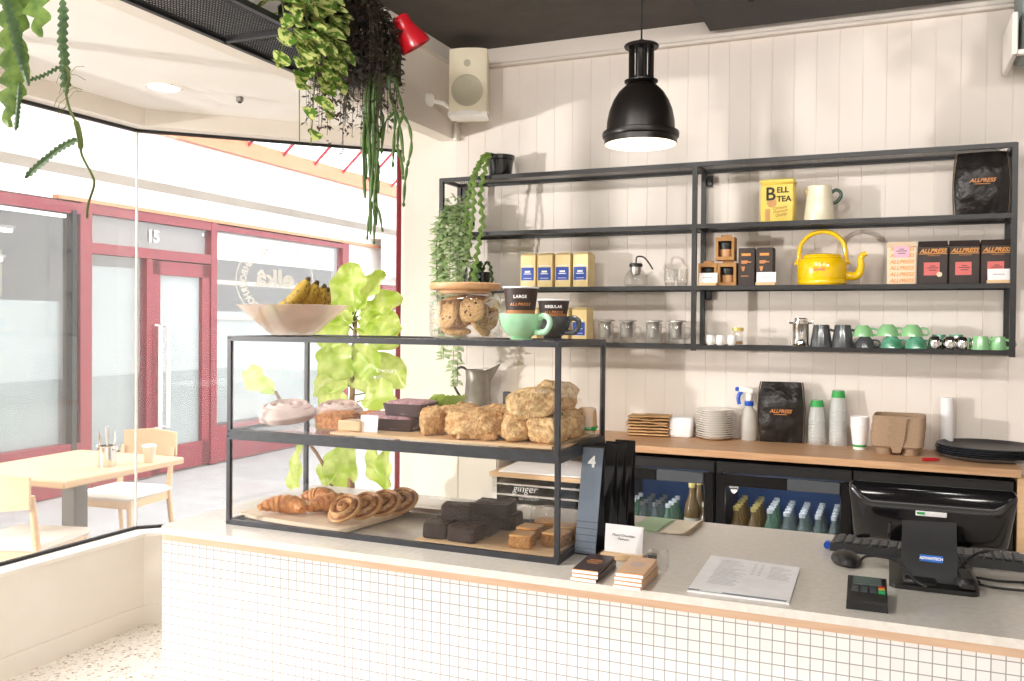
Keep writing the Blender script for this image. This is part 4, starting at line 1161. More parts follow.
# on top of the case
TP = 1.5525
t = thing('fruit_bowl', 'wide blush glass fruit bowl on top of the display case', 'bowl', (-1.69, 2.23, TP))
mb = MB(); mb.lathe([(0, 0), (.06, 0), (.075, .008), (.11, .04), (.14, .066), (.168, .092), (.165, .093), (.135, .068), (.104, .043), (.07, .013), (0, .008)], seg=40); mb.build('bowl', 'pinkglass', t)
G = 'spotted bananas in the glass bowl'
def banana(label, base_, rz, seed, lean):
    t = thing('banana', label, 'banana', base_, rz, G)
    mb = MB(); n = 16; pts = []; rs = []
    for i in range(n+1):
        u = i/n; a = -.2+1.25*u
        pts.append((-.15+.16*math.sin(a)*1.1, lean*u*.05, .16*(1-math.cos(a))+.02+.04*u)); rs.append(.0225*min(1, (.25+u*6), (.42+(1-u)*5)))
    mb.tube(pts, rs, 10); mb.build('fruit', 'banana', t)
    mb = MB(); e = Vector(pts[-1]); d = (e-Vector(pts[-3])).normalized(); mb.tube([e-d*.003, e+d*.005, e+d*.010], [.0095, .007, .006], 8); mb.build('stem', 'bananatip', t)
for k, (dx, dy, rz, lb) in enumerate(((.062, -.03, .0, 'spotted banana rising highest in the glass bowl'), (.09, .0, -.15, 'spotted banana second from the highest in the bowl'),
                                      (.115, .03, -.3, 'spotted banana third from the highest, right of the bowl'), (.125, .06, -.5, 'spotted banana lowest and rearmost in the glass bowl'))):
    banana(lb, (-1.69+dx-.02*k, 2.23+dy, TP+.028-.01*k), rz, k, .3)
mb = MB(); mb.lathe([(0, 0), (.018, .004), (.028, .02), (.026, .036), (.012, .048), (0, .05)], seg=18)
tag(mb.build('lime', 'lime', None, loc=(-1.735, 2.2, TP+.045)), 'green lime peeking over the rim of the glass bowl', 'lime')

t = thing('cookie_jar', 'squat clear cookie jar with a wooden lid on top of the case', 'jar', (-1.1, 2.23, TP))
def rsq(r, z, n=.0): return r
mb = MB()
rs_ = [(.075, 0), (.085, .006), (.088, .02), (.088, .1), (.084, .115), (.076, .122), (.078, .128)]
def sq(rr, k, N_=40):
    a = 2*PI*k/N_; c, s_ = math.cos(a), math.sin(a); e = .55
    return (rr*math.copysign(abs(c)**e, c), rr*math.copysign(abs(s_)**e, s_))
vs = []; fs = []
for r, z in rs_:
    for k in range(40): x, y = sq(r, k); vs.append((x, y, z))
for i in range(len(rs_)-1):
    for k in range(40): fs.append((i*40+k, i*40+(k+1) % 40, (i+1)*40+(k+1) % 40, (i+1)*40+k))
fs.append(tuple(range(40)))
mb.add(vs, fs); mb.build('glass_body', 'clear', t)
mb = MB(); mb.lathe([(.07, .125), (.072, .132), (.085, .134), (.098, .136), (.1, .139), (.1, .151), (.097, .154), (0, .154)], seg=40); mb.lathe([(0, .125), (.07, .125)], seg=40); mb.build('wooden_lid', 'cork', t)
G = 'chocolate chip cookies in the wooden-lidded jar'
def cookie(label, loc, rot, seed):
    t = thing('cookie', label, 'cookie', loc, group=G, rot=rot)
    mb = MB(); lump_mesh(.072, .072, .019, p=2.6, amp=.06, fr=40, seed=seed, n=8, flatbase=False, mb=mb); mb.build('dough', 'cookie', t, sharp=80)
    r2 = random.Random(seed)
    for k in range(5):
        a = r2.random()*6.28; r = .022*r2.random()**.5
        mb = MB(); mb.lathe([(0, -.002), (.0045, 0), (.004, .003), (0, .0042)], (r*math.cos(a), r*math.sin(a), .0145), 8); mb.build('chocolate_chip', 'choc', t)
up_ = [(-.055, -.03), (-.034, -.03), (-.012, -.03), (.01, -.03)]
for k, (x, y) in enumerate(up_):
    cookie('upright chocolate chip cookie, %s in the jar' % ('first from the window end', 'second from the window end', 'third from the window end', 'fourth from the window end')[k], (-1.1+x, 2.22+y+.01*(k % 2), TP+.07), (.1, PI/2-.12, .15), 30+k)
cookie('chocolate chip cookie facing the front, at the right of the jar', (-1.058, 2.19, TP+.075), (1.25, .0, .3), 41)
cookie('chocolate chip cookie tilted at the bottom right of the jar', (-1.052, 2.215, TP+.03), (.2, .9, .2), 42)
cookie('chocolate chip cookie lying flat on top in the jar', (-1.066, 2.235, TP+.1), (.2, .1, 0), 43)
cookie('chocolate chip cookie lying flat at the bottom of the jar', (-1.105, 2.195, TP+.01), (.1, .05, 0), 44)
cookie('chocolate chip cookie at the bottom window side of the jar', (-1.14, 2.235, TP+.012), (.25, .0, 1.), 45)
cookie('chocolate chip cookie standing in the second row of the jar', (-1.12, 2.265, TP+.07), (.1, PI/2-.2, .3), 46)
cookie('chocolate chip cookie leaning on the glass at the front, left of the big one', (-1.125, 2.175, TP+.06), (1.35, .1, -.2), 48)
cookie('chocolate chip cookie at the back of the jar, window side', (-1.15, 2.28, TP+.05), (1.2, .3, .2), 49)
cookie('chocolate chip cookie wedged under the lid at the window side', (-1.13, 2.24, TP+.102), (.15, -.15, 0), 50)
cookie('chocolate chip cookie at the back right corner of the jar', (-1.04, 2.28, TP+.05), (1.2, -.2, -.4), 51)
cookie('chocolate chip cookie standing behind the front one in the jar', (-1.075, 2.265, TP+.065), (1.2, .1, .1), 47)

def wide_cup(name, label, loc, rz, s, m, group=None):
    t = thing(name, label, 'cup', loc, rz, group)
    mb = MB(); mb.lathe([(0, 0), (.028*s, 0), (.03*s, .003*s), (.026*s, .006*s), (.043*s, .018*s), (.054*s, .036*s), (.0595*s, .056*s), (.0605*s, .068*s), (.0575*s, .068*s), (.056*s, .056*s), (.05*s, .036*s), (.038*s, .018*s), (0, .011*s)], seg=36); mb.build('bowl', m, t)
    mb = MB(); mb.tube(sm([(.054*s, 0, .056*s), (.072*s, 0, .063*s), (.09*s, 0, .055*s), (.091*s, 0, .038*s), (.077*s, 0, .022*s), (.046*s, 0, .02*s)]), .0065*s, 12, flat=1.25); mb.build('handle', m, t)
    return t
wide_cup('coffee_cup', 'mint green coffee cup with a large takeaway cup standing in it', (-.895, 2.15, TP), -.25, 1., 'green')
wide_cup('coffee_cup', 'charcoal coffee cup with a regular takeaway cup standing in it', (-.865, 2.305, TP), -.2, .93, 'grey_glaze')
def paper_cup(label, loc, r0, r1, h, word, band, sz):
    t = thing('takeaway_cup', label, 'cup', loc)
    mb = MB(); k = band; rb = r0+(r1-r0)*k; hb = h*k
    mb.lathe([(0, 0), (r0, 0), (rb, hb)], seg=36, mi=1); mb.lathe([(rb, hb), (r1, h)], seg=36, mi=0); mb.lathe([(r1-.003, h), (r0, .006), (0, .006)], seg=36, mi=2)
    mb.build('body', ['cupbrown', 'cuptan', 'paper'], t)
    mb = MB(); mb.lathe([(r1, h-.003), (r1+.003, h-.001), (r1+.002, h+.002), (r1-.002, h+.001)], seg=36); mb.build('rim', 'paper', t)
    for body, zz, s_, m_, sh_ in ((word, .8, sz, 'lettering', .0), ('ALLPRESS', .64, sz*.95, 'copper', .35)):
        z = h*zz; rr = r0+(r1-r0)*zz
        for i, ch in enumerate(body):
            a = -PI/2+.35+(i-(len(body)-1)/2)*sz*.72/rr*(.95 if body == word else .9)
            text(ch, s_, (rr*math.cos(a)*1.008, rr*math.sin(a)*1.008, z), m_, t, rot=(PI/2, 0, a+PI/2), shear=sh_, bold=.0004, ext=.0003, name='letter')
paper_cup('large brown takeaway coffee cup standing in the mint green cup', (-.897, 2.15, TP+.0125), .031, .046, .125, 'LARGE', .52, .011)
paper_cup('regular brown takeaway coffee cup standing in the charcoal cup', (-.862, 2.305, TP+.0125), .03, .044, .096, 'REGULAR', .6, .0105)
# ------------------------------------------------------------------ things on the wall shelf
SY = 4.245
def box_part(t, name, w_, d_, h, m, z=0, bev=.0015, x=0, y=0):
    mb = MB(); mb.box((x, y, z+h/2), (w_, d_, h), bev=bev); return mb.build(name, m, t)

G = 'pale gold tea cartons'
def tea(label, loc, rz=0., big=0):
    t = thing('tea_carton', label, 'carton', loc, rz, G)
    w_, d_, h = .082, .082, .165
    box_part(t, 'box', w_, d_, h, 'teabox')
    mb = MB(); mb.add([(-w_/2, -d_/2, h), (w_/2, -d_/2, h), (w_/2, d_/2, h), (-w_/2, d_/2, h), (-w_*.36, -d_*.3, h+.012), (w_*.36, -d_*.3, h+.012), (w_*.36, d_*.3, h+.012), (-w_*.36, d_*.3, h+.012)],
        [(4, 5, 6, 7), (0, 1, 5, 4), (1, 2, 6, 5), (2, 3, 7, 6), (3, 0, 4, 7)]); mb.build('top_flap', 'teabox', t)
    mb = MB(); mb.box((-.002, -d_/2-.0006, h*.42), (w_*.84, .0012, h*.40)); lb = mb.build('label_patch', 'bluelabel', t)
    mb = MB()
    for zz, ww, hh in ((.155, .6, .006), (.115, .36, .014), (.1, .5, .006), (.07, .55, .003), (.055, .5, .003)):
        mb.box((-.002, -d_/2-.0014, h*.42+(zz-.1)*.75), (w_*ww, .0006, hh*.7))
    mb.build('label_print', 'lettering', lb)
tz = ST(2)
for x, lb in ((-1.715, 'pale gold tea carton with a blue label, nearest the trailing plant'), (-1.622, 'pale gold tea carton with a blue label, second from the trailing plant'),
              (-1.525, 'pale gold tea carton with a blue label, third from the trailing plant'), (-1.425, 'pale gold tea carton with a blue label, its side showing, farthest from the trailing plant')):
    tea(lb, (x, SY, tz), 0 if x < -1.45 else -.12)
tz = ST(3)
tea('pale gold tea carton on the bottom shelf behind the charcoal cup handle', (-1.43, SY, tz), -.12)
tea('pale gold tea carton on the bottom shelf half hidden by the takeaway cups', (-1.53, SY, tz), -.05)
tea('pale gold tea carton on the bottom shelf peeking out beside the mint cup', (-1.70, SY, tz), 0)

# glass teapot and tumblers
t = thing('glass_teapot', 'round glass teapot with a steel infuser and dark handle', 'teapot', (-1.155, SY, ST(2)))
mb = MB(); mb.lathe([(0, 0), (.045, 0), (.058, .012), (.06, .035), (.05, .065), (.032, .085), (.028, .11), (.03, .125)], seg=32); mb.build('glass_body', 'clear', t)
mb = MB(); mb.lathe([(0, .055), (.022, .06), (.026, .08), (.026, .1)], seg=20); mb.build('infuser', 'steel', t)
mb = MB(); mb.lathe([(.031, .098), (.033, .1), (.033, .112), (.028, .116), (0, .116)], seg=24); mb.build('collar', 'black', t)
mb = MB(); mb.tube(sm([(.0, 0, .118), (.005, 0, .148), (.04, 0, .145), (.07, 0, .11), (.085, 0, .085)]), [.004]*21, 8); mb.build('handle', 'black', t)
mb = MB(); mb.tube(sm([(.05, 0, .05), (.075, 0, .07), (.085, 0, .075)]), .007, 8); mb.build('spout', 'clear', t)
for x, lb in ((-.985, 'clear glass tumbler on the shelf, nearer the glass teapot'), (-.925, 'clear glass tumbler on the shelf, beside the middle upright')):
    t = thing('tumbler', lb, 'glass', (x, SY, ST(2)), group='clear tumblers')
    mb = MB(); mb.lathe([(0, .006), (.02, .006), (.026, .02), (.03, .05), (.028, .085), (.0265, .085), (.028, .05), (.0275, .03)], seg=24); mb.lathe([(0, 0), (.022, 0), (.0275, .02)], seg=24); mb.build('glass_body', 'clear', t)
G = 'glass infuser mugs'
proto = None
for x, lb in ((-1.30, 'glass infuser mug next to the display case corner'), (-1.188, 'glass infuser mug second from the display case corner'), (-1.056, 'glass infuser mug third from the display case corner'), (-.943, 'glass infuser mug beside the middle upright')):
    if proto is None:
        t = thing('infuser_mug', lb, 'mug', (x, SY-.02, ST(3)), group=G)
        mb = MB(); mb.lathe([(0, 0), (.036, 0), (.04, .006), (.04, .098), (.0385, .1), (.0375, .098), (.0375, .03), (.03, .022), (0, .02)], seg=32); mb.build('glass_body', 'clear', t)
        mb = MB(); mb.tube(sm([(.039, 0, .08), (.06, 0, .078), (.064, 0, .055), (.056, 0, .03), (.039, 0, .026)]), .004, 8); mb.build('handle', 'clear', t)
        mb = MB(); mb.lathe([(0, .03), (.022, .03), (.024, .035), (.026, .1), (.03, .106), (.045, .108), (.045, .112), (.028, .116), (0, .116)], seg=28); mb.build('infuser', 'steel', t)
        proto = t
    else: dup(proto, (x, SY-.02, ST(3)), label=lb)

# right bay, second level
t = thing('tea_tin', 'yellow lidded tea tin with black lettering', 'tin', (-.48, SY, ST(1)), -.05)
box_part(t, 'body', .15, .09, .178, 'yellowtin', bev=.006); box_part(t, 'lid', .153, .093, .022, 'yellowtin', z=.178, bev=.006)
text('B', .085, (-.028, -.0465, .128), 'inkdark', t, bold=.0012); text('ELL', .036, (.026, -.0465, .146), 'inkdark', t, bold=.001); text('TEA', .036, (.032, -.0465, .105), 'inkdark', t, bold=.001)
text('Choicest\nPremium\nQuality', .018, (.016, -.0465, .05), 'kraft', t, shear=.4, rot=(PI/2, -.15, 0), line=.9)
mb = MB(); mb.box((-.04, -.0458, .035), (.022, .001, .055)); mb.lathe([(0, 0), (.022, 0)], seg=16, X=Matrix.Translation((-.022, -.0462, .09)) @ Matrix.Rotation(PI/2, 4, 'X')); mb.build('emblem', 'glaze', t)
t = thing('enamel_jug', 'cream enamel jug with a dark green handle beside the yellow tin', 'jug', (-.3, SY+.01, ST(1)))
mb = MB(); mb.lathe([(0, 0), (.066, 0), (.068, .006), (.061, .075), (.053, .145), (.053, .16), (.055, .162), (.051, .162), (.051, .145), (.058, .075), (.064, .008), (0, .006)], seg=36); mb.build('body', 'enamel', t)
mb = MB(); mb.add([(-.04, -.025, .09), (-.04, .025, .09), (-.052, -.02, .145), (-.052, .02, .145), (-.075, -.008, .15), (-.075, .008, .15), (-.06, 0, .125), (-.047, 0, .085)], [(0, 2, 4, 6, 7), (1, 7, 6, 5, 3), (4, 5, 6), (2, 3, 5, 4), (0, 7, 1)]); mb.build('spout', 'enamel', t)
mb = MB(); mb.tube(sm([(.048, 0, .128), (.07, 0, .143), (.09, 0, .13), (.09, 0, .11), (.075, 0, .09), (.056, 0, .082)]), .0065, 10, flat=1.2); mb.build('handle', 'enamelgreen', t)

def coffee_bag(name, label, loc, rz, w_, d_, h, sz, line=True, crease=1):
    t = thing(name, label, 'coffee bag', loc, rz)
    mb = MB(); nu, nv = 18, 22
    def surf(sgn):
        def f(u, v):
            x = (u-.5)*2; z = v*h
            prof = (math.sin(min(1, v*1.25+.12)*PI/2)*(1-max(0, v-.72)/.28*.82))
            bul = (1-abs(x)**3.2*.55)*prof
            wr = .010*mnoise.noise(Vector((x*2.2, v*5+sgn*3, h*9)))+.006*mnoise.noise(Vector((x*5, v*9, sgn+h)))
            ww = w_/2*(.955+.06*math.sin(PI*min(1, v*1.15))-.5*max(0, v-.86)+.022*mnoise.noise(Vector((v*4.5, sgn*0+h*7, w_*9+(3 if x > 0 else 0)))))
            return (x*ww, sgn*(d_/2*bul+wr*(1-abs(x)**6)), z)
        return f
    mb.grid(surf(-1), nu, nv); mb.grid(surf(1), nu, nv)
    mb.build('bag', 'foil', t, sharp=80)
    f = surf(-1); g = surf(1)
    for s in (0, 1):
        mb = MB()
        def side(u, v):
            a = Vector(f(s, v)); b = Vector(g(s, v)); p = a.lerp(b, u); p.x += (1 if s else -1)*(.006*math.sin(u*PI)+.003); return p
        mb.grid(side, 4, 14); mb.build('gusset', 'foiledge', t)
    mb = MB(); 
    for s in (-1, 1): pass
    mb.grid(lambda u, v: (f(.5*v+.25*0+.25, 0)[0]*0+(v-.5)*w_*.98, (u-.5)*d_*.7*math.sin(PI/2*.12), 0), 2, 4); mb.build('base_fold', 'foil', t)
    ymid = f(.5, .55)[1]
    text('ALLPRESS', sz, (0, ymid-.004, h*.53), 'copper', t, shear=.35, bold=.0006, ext=.0012)
    mb = MB(); mb.box((0, ymid-.004, h*.53-sz*.62), (sz*2.6, .0015, sz*.12)); mb.build('print', 'copper', t)
    return t
coffee_bag('coffee_bag', 'big black foil coffee bag filling the top right corner of the shelf unit', (.352, SY+.005, ST(1)), 0, .2, .12, .272, .023)

# third level
def kraft(label, loc, rz=0.):
    t = thing('boxed_cup', label, 'boxed cup', loc, rz, 'kraft boxed cups')
    w_, h, d_ = .087, .108, .085
    mb = MB()
    for sx in (-1, 1): mb.box((sx*(w_/2-.006), 0, h/2), (.012, d_, h))
    mb.box((0, 0, .008), (w_-.024, d_, .016)); mb.box((0, 0, h-.009), (w_-.024, d_, .018)); mb.box((0, d_/2-.002, h/2), (w_-.024, .003, h-.034)); mb.box((0, 0, h+.006), (.05, .006, .014)); mb.build('box', 'kraft', t)
    mb = MB(); mb.lathe([(0, .017), (.024, .017), (.029, .052)], seg=24); mb.build('cork_band', 'cork', t)
    mb = MB(); mb.lathe([(.029, .052), (.031, .07), (.033, .07), (.033, .082), (.028, .086), (0, .086)], seg=24); mb.build('cup', 'black', t)
    return t
kz = ST(2)
kraft('kraft boxed cup at the bottom left of the little pyramid, behind a price card', (-.796, SY, kz))
kraft('kraft boxed cup at the bottom right of the little pyramid, cup fully visible', (-.706, SY, kz))
kraft('kraft boxed cup on top of the other two', (-.716, SY, kz+.1215))
def dark_box(label, loc, rz=0):
    t = thing('coffee_carton', label, 'carton', loc, rz, 'tall dark cartons')
    box_part(t, 'box', .074, .074, .176, 'dark_card', bev=.002)
    mb = MB(); mb.box((-.002, -.0376, .145), (.042, .0008, .012)); mb.build('gold_mark', 'orange_ink', t)
    mb = MB()
    for zz, w_ in ((.115, .03), (.11, .045), (.105, .025)): mb.box((-.012+w_/2-.012, -.0376, zz), (w_, .0008, .0052))
    mb.build('print', 'copper', t)
    mb = MB(); mb.add([(-.024, -.0379, .09), (-.006, -.0379, .09), (-.011, -.0379, .068), (-.019, -.0379, .068)], [(0, 1, 2, 3)]); mb.build('cup_mark', 'copper', t)
    mb = MB(); mb.box((-.008, -.0376, .045), (.035, .0008, .004)); mb.build('small_print', 'copper', t)
dark_box('tall dark brown carton standing next to the kraft boxed cups', (-.617, SY, kz), .03)
dark_box('tall dark brown carton with a price card before it', (-.532, SY, kz), -.04)
def price(label, x, z, w_=.088):
    t = thing('price_card', label, 'price card', (x, 4.178, z), 0)
    mb = MB(); mb.box((0, 0, .007), (w_, .03, .014), bev=.0015); mb.build('foot', 'board', t)
    mb = MB(); mb.box((.002, .003, .036), (w_*.98, .0014, .05), rot=(-.12, 0, 0)); mb.build('card', 'paper', t)
    mb = MB(); mb.box((0, -.0005+.0022, .038), (w_*.5, .001, .003), rot=(-.12, 0, 0)); mb.build('print', 'ink', t)
price('white price card before the kraft boxed cups', -.79, kz)
price('white price card before the tall dark carton', -.525, kz)
price('white price card before the last dark coffee pouch, at the right end', .417, kz)

t = thing('kettle', 'bright yellow enamel kettle with a hoop handle and curved spout', 'kettle', (-.285, SY, kz))
mb = MB(); mb.lathe([(0, 0), (.1, 0), (.107, .008), (.107, .02), (.104, .026), (.108, .036), (.108, .1), (.1, .118), (.086, .124), (.082, .122), (.0, .122)], seg=48); mb.build('body', 'yellow', t)
mb = MB(); mb.lathe([(.084, .123), (.086, .13), (.08, .138), (.05, .144), (0, .146)], seg=40); mb.build('lid', 'yellow', t)
mb = MB(); mb.tube(sm([(-.1, 0, .122), (-.1, 0, .15), (-.088, 0, .195), (-.05, 0, .232), (0, 0, .245), (.05, 0, .232), (.088, 0, .195), (.1, 0, .15), (.1, 0, .122)]), .0105, 12); mb.build('handle', 'yellow', t)
for sx in (-1, 1):
    mb = MB(); mb.box((sx*.106, 0, .108), (.016, .024, .032), bev=.006); mb.lathe([(0, 0), (.008, 0), (.006, .006), (0, .007)], seg=10, X=Matrix.Translation((sx*.114, 0, .1)) @ Matrix.Rotation(sx*PI/2, 4, 'Y')); mb.build('handle_lug', 'yellow', t)
mb = MB(); P = sm([(.095, 0, .045), (.13, 0, .04), (.155, 0, .05), (.165, 0, .085), (.163, 0, .115), (.172, 0, .135), (.188, 0, .142)])
mb.tube(P, [.022-.011*i/(len(P)-1) for i in range(len(P))], 14); mb.build('spout', 'yellow', t)
text('ALLPRESS', .0115, (-.005, -.1088, .066), 'pinklabel', t, bold=.0006); mb = MB(); mb.box((-.005, -.1086, .077), (.048, .0008, .002)); mb.build('print', 'kraft', t)

def pouch(label, loc, m, style, i):
    t = thing('coffee_pouch', label, 'coffee pouch', loc, 0, 'square coffee pouches')
    w_, d_, h = .118, .075, .165
    mb = MB(); mb.box((0, 0, h/2), (w_, d_, h), bev=.004)
    mb.add([(-w_/2, -d_/2, h), (w_/2, -d_/2, h), (w_/2, d_/2, h), (-w_/2, d_/2, h), (-w_/2+.002, -d_*.28, h+.022), (w_/2-.002, -d_*.28, h+.022), (w_/2-.002, d_*.1, h+.02), (-w_/2+.002, d_*.1, h+.02)],
           [(0, 1, 5, 4), (4, 5, 6, 7), (1, 2, 6, 5), (2, 3, 7, 6), (3, 0, 4, 7)])
    mb.build('pouch', m, t)
    y = -d_/2-.0012
    if style == 0:
        for k in range(6):
            text('ALLPRESS', .0225, (0, y, .016+.0275*k), 'orange_ink', t, shear=.35, bold=.0004, sx=1.02, ext=.0003)
        mb = MB(); mb.box((.0, y-.0012, h*.86), (.062, .001, .05)); lb = mb.build('label_patch', 'lilac', t)
    else:
        text('ALLPRESS', .0245, (0, y, .143), 'orange_ink', t, shear=.35, bold=.0006, ext=.0003)
        mb = MB(); mb.box((0, y, .131), (.112, .0008, .0028)); mb.build('print', 'orange_ink', t)
        text('E S P R E S S O', .0075, (.004, y, .1235), 'orange_ink', t)
        mb = MB(); mb.box((-.004 if i else .002, y, .066), (.062, .001, .056)); lb = mb.build('label_patch', 'pinklabel', t)
        if i == 1:
            mb = MB(); mb.lathe([(0, 0), (.011, 0)], seg=16, X=Matrix.Translation((.026, y-.0012, .042)) @ Matrix.Rotation(PI/2, 4, 'X')); mb.build('round_sticker', 'peach', t)
    mb = MB()
    zc = h*.86 if style == 0 else .066
    for dz, ww in ((.012, .02), (.004, .042), (-.006, .03)): mb.box((0, y-.0019, zc+dz), (ww, .0006, .003))
    mb.build('label_print', 'inkdark', lb)
pouch('peach coffee pouch covered in orange lettering with a lilac label', (.046, SY, kz), 'peach', 0, 0)
pouch('dark brown coffee pouch with a round sticker on its coral label', (.169, SY, kz), 'dark_card', 1, 1)
pouch('dark brown coffee pouch with a plain coral label, between two dark ones', (.291, SY, kz), 'dark_card', 1, 2)
pouch('dark brown coffee pouch at the right end, behind a price card', (.412, SY, kz), 'dark_card', 1, 3)

# bottom level, right bay
cz = ST(3)
for x, lb in ((-.777, 'tiny white handleless cup nearest the middle upright'), (-.731, 'tiny white handleless cup between two others'), (-.678, 'tiny white handleless cup before the gold-lidded jar')):
    mb = MB(); mb.lathe([(0, 0), (.016, 0), (.021, .01), (.0225, .022), (.019, .042), (.0175, .046), (.016, .045), (.0175, .04), (.02, .022), (.0185, .011), (0, .006)], seg=24)
    tag(mb.build('small_cup', 'white', None, loc=(x, 4.205, cz)), lb, 'cup', 'tiny white cups')
t = thing('small_jar', 'small glass jar with a gold lid behind the tiny white cups', 'jar', (-.662, 4.275, cz))
mb = MB(); mb.lathe([(0, 0), (.022, 0), (.025, .006), (.025, .055), (.02, .065)], seg=24); mb.build('glass_body', 'clear', t)
mb = MB(); mb.lathe([(.024, .066), (.027, .068), (.027, .08), (.024, .083), (0, .083)], seg=24); mb.build('lid', 'gold', t)
mb = MB(); mb.lathe([(0, .004), (.022, .005), (.022, .018), (0, .02)], seg=18); mb.build('contents', 'glaze', t)
t = thing('steel_canister', 'polished steel lidded canister next to the charcoal mugs', 'canister', (-.372, 4.22, cz))
mb = MB(); mb.lathe([(0, 0), (.036, 0), (.04, .005), (.036, .012), (.037, .1), (.04, .104)], seg=32); mb.build('body', 'chrome', t)
mb = MB(); mb.lathe([(.037, .104), (.037, .112), (.03, .114), (.03, .126), (.026, .13), (0, .13)], seg=32); mb.build('lid', 'chrome', t)
for s in (-1, 1):
    mb = MB(); mb.tube(sm([(s*.037, 0, .106), (s*.05, 0, .108), (s*.052, 0, .118)]), .004, 8); mb.build('lug', 'chrome', t)

def mug(name, label, loc, rz, r0, r1, h, m, group, flip=False):
    """tapered cup; stands upside down when flip"""
    t = thing(name, label, 'cup', loc, rz, group)
    pr_ = [(0, 0), (r0, 0), (r0+.001, .003), (r1, h), (r1-.003, h), (r0-.002, .006), (0, .006)]
    X = Matrix.Translation((0, 0, h)) @ Matrix.Rotation(PI, 4, 'X') if flip else Matrix.Identity(4)
    mb = MB(); mb.lathe(pr_, seg=30, X=X); mb.build('body', m, t)
    rm = (r0+r1)/2
    mb = MB(); mb.tube(sm([(rm+(r1-rm)*.5, 0, h*.82), (rm+.022, 0, h*.84), (rm+.036, 0, h*.6), (rm+.028, 0, h*.34), (rm-.003, 0, h*.22)]), .0058, 8, X=X); mb.build('handle', m, t)
    return t
G = 'charcoal mugs upside down'
mug('mug', 'charcoal mug upside down, beside the steel canister', (-.283, 4.22, cz), -.2, .034, .049, .1, 'grey_glaze', G, True)
mug('mug', 'charcoal mug upside down, between the other mug and the green cups', (-.192, 4.22, cz), -.2, .034, .049, .1, 'grey_glaze', G, True)
G = 'cups stacked upside down'
def bowlcup(label, loc, rz, m, s=.72):
    t = thing('coffee_cup', label, 'cup', loc, rz, G)
    h = .068*s
    X = Matrix.Translation((0, 0, h)) @ Matrix.Rotation(PI, 4, 'X')
    mb = MB(); mb.lathe([(0, 0), (.028*s, 0), (.03*s, .003*s), (.043*s, .016*s), (.054*s, .036*s), (.06*s, .068*s), (.057*s, .068*s), (.05*s, .036*s), (.038*s, .018*s), (0, .011*s)], seg=30, X=X); mb.build('bowl', m, t)
    mb = MB(); mb.tube(sm([(.052*s, 0, .055*s), (.075*s, 0, .058*s), (.086*s, 0, .044*s), (.078*s, 0, .026*s), (.046*s, 0, .02*s)]), .006*s, 8, X=X); mb.build('handle', m, t)
h1 = .0495
bowlcup('charcoal cup upside down below a leaf green one', (-.098, 4.205, cz), -.15, 'grey_glaze')
bowlcup('leaf green cup stacked on the charcoal cup', (-.108, 4.225, cz+h1), -.1, 'green_mid', .74)
bowlcup('deep green cup upside down, left one of the two under leaf green cups', (.01, 4.205, cz), -.1, 'green_dark', .76)
bowlcup('leaf green cup stacked on the left deep green cup', (-.006, 4.22, cz+.0525), -.1, 'green_mid', .76)
bowlcup('deep green cup upside down, right one of the two under leaf green cups', (.108, 4.205, cz), -.1, 'green_dark', .76)
bowlcup('leaf green cup stacked on the right deep green cup', (.092, 4.22, cz+.0525), -.1, 'green_mid', .76)
for x, lb in ((.182, 'little polished cup upside down, nearest the stacked green cups'), (.24, 'little polished cup upside down, middle of three'), (.288, 'little polished cup upside down, nearest the single green cups')):
    t = thing('espresso_cup', lb, 'cup', (x, 4.205, cz), -.2, 'little polished cups')
    mb = MB(); mb.lathe([(.025, 0), (.029, .02), (.026, .044), (.018, .054), (0, .054)], seg=26); mb.build('body', 'chrome', t)
    mb = MB(); mb.tube(sm([(.024, 0, .012), (.036, 0, .014), (.037, 0, .03), (.022, 0, .038)]), .003, 8); mb.build('handle', 'chrome', t)
for x, lb in ((.2, 'deep green cup behind the little polished cups, toward the stacked cups'), (.268, 'deep green cup behind the little polished cups, toward the single green cups')):
    mug('mug', lb, (x, 4.275, cz), -.3, .026, .034, .062, 'green_dark', 'deep green cups at the back', True)
G = 'leaf green cups upside down'
mug('mug', 'leaf green cup upside down, beside the little polished cups', (.355, 4.215, cz), -.2, .028, .038, .058, 'green_mid', G, True)
mug('mug', 'leaf green cup upside down in the bottom right corner of the shelf', (.422, 4.225, cz), -.35, .026, .034, .056, 'green_mid', G, True)
# ------------------------------------------------------------------ back bench, fridges and what stands on the bench
BZ = 1.04
t = thing('back_bench', 'long oak-topped back bench along the boarded wall', 'bench', (-.87, 4.15, 0))
mb = MB(); mb.box((-.0, -.002, BZ-.016), (2.7, .468, .032), bev=.002); mb.build('worktop', 'oakbench', t)
mb = MB(); mb.box((1.351, .0075, .504), (.028, .47, 1.008)); mb.build('end_panel', 'oak', t)
mb = MB(); mb.box((-1.105, .02, .504), (.43, .44, 1.0)); mb.build('cupboard', 'plaster', t)
for k in range(2):
    mb = MB(); mb.box((-1.21+.212*k, -.206, .51), (.208, .016, .94), bev=.002); d = mb.build('cupboard_door', 'plaster', t)
BT = BZ+.0005

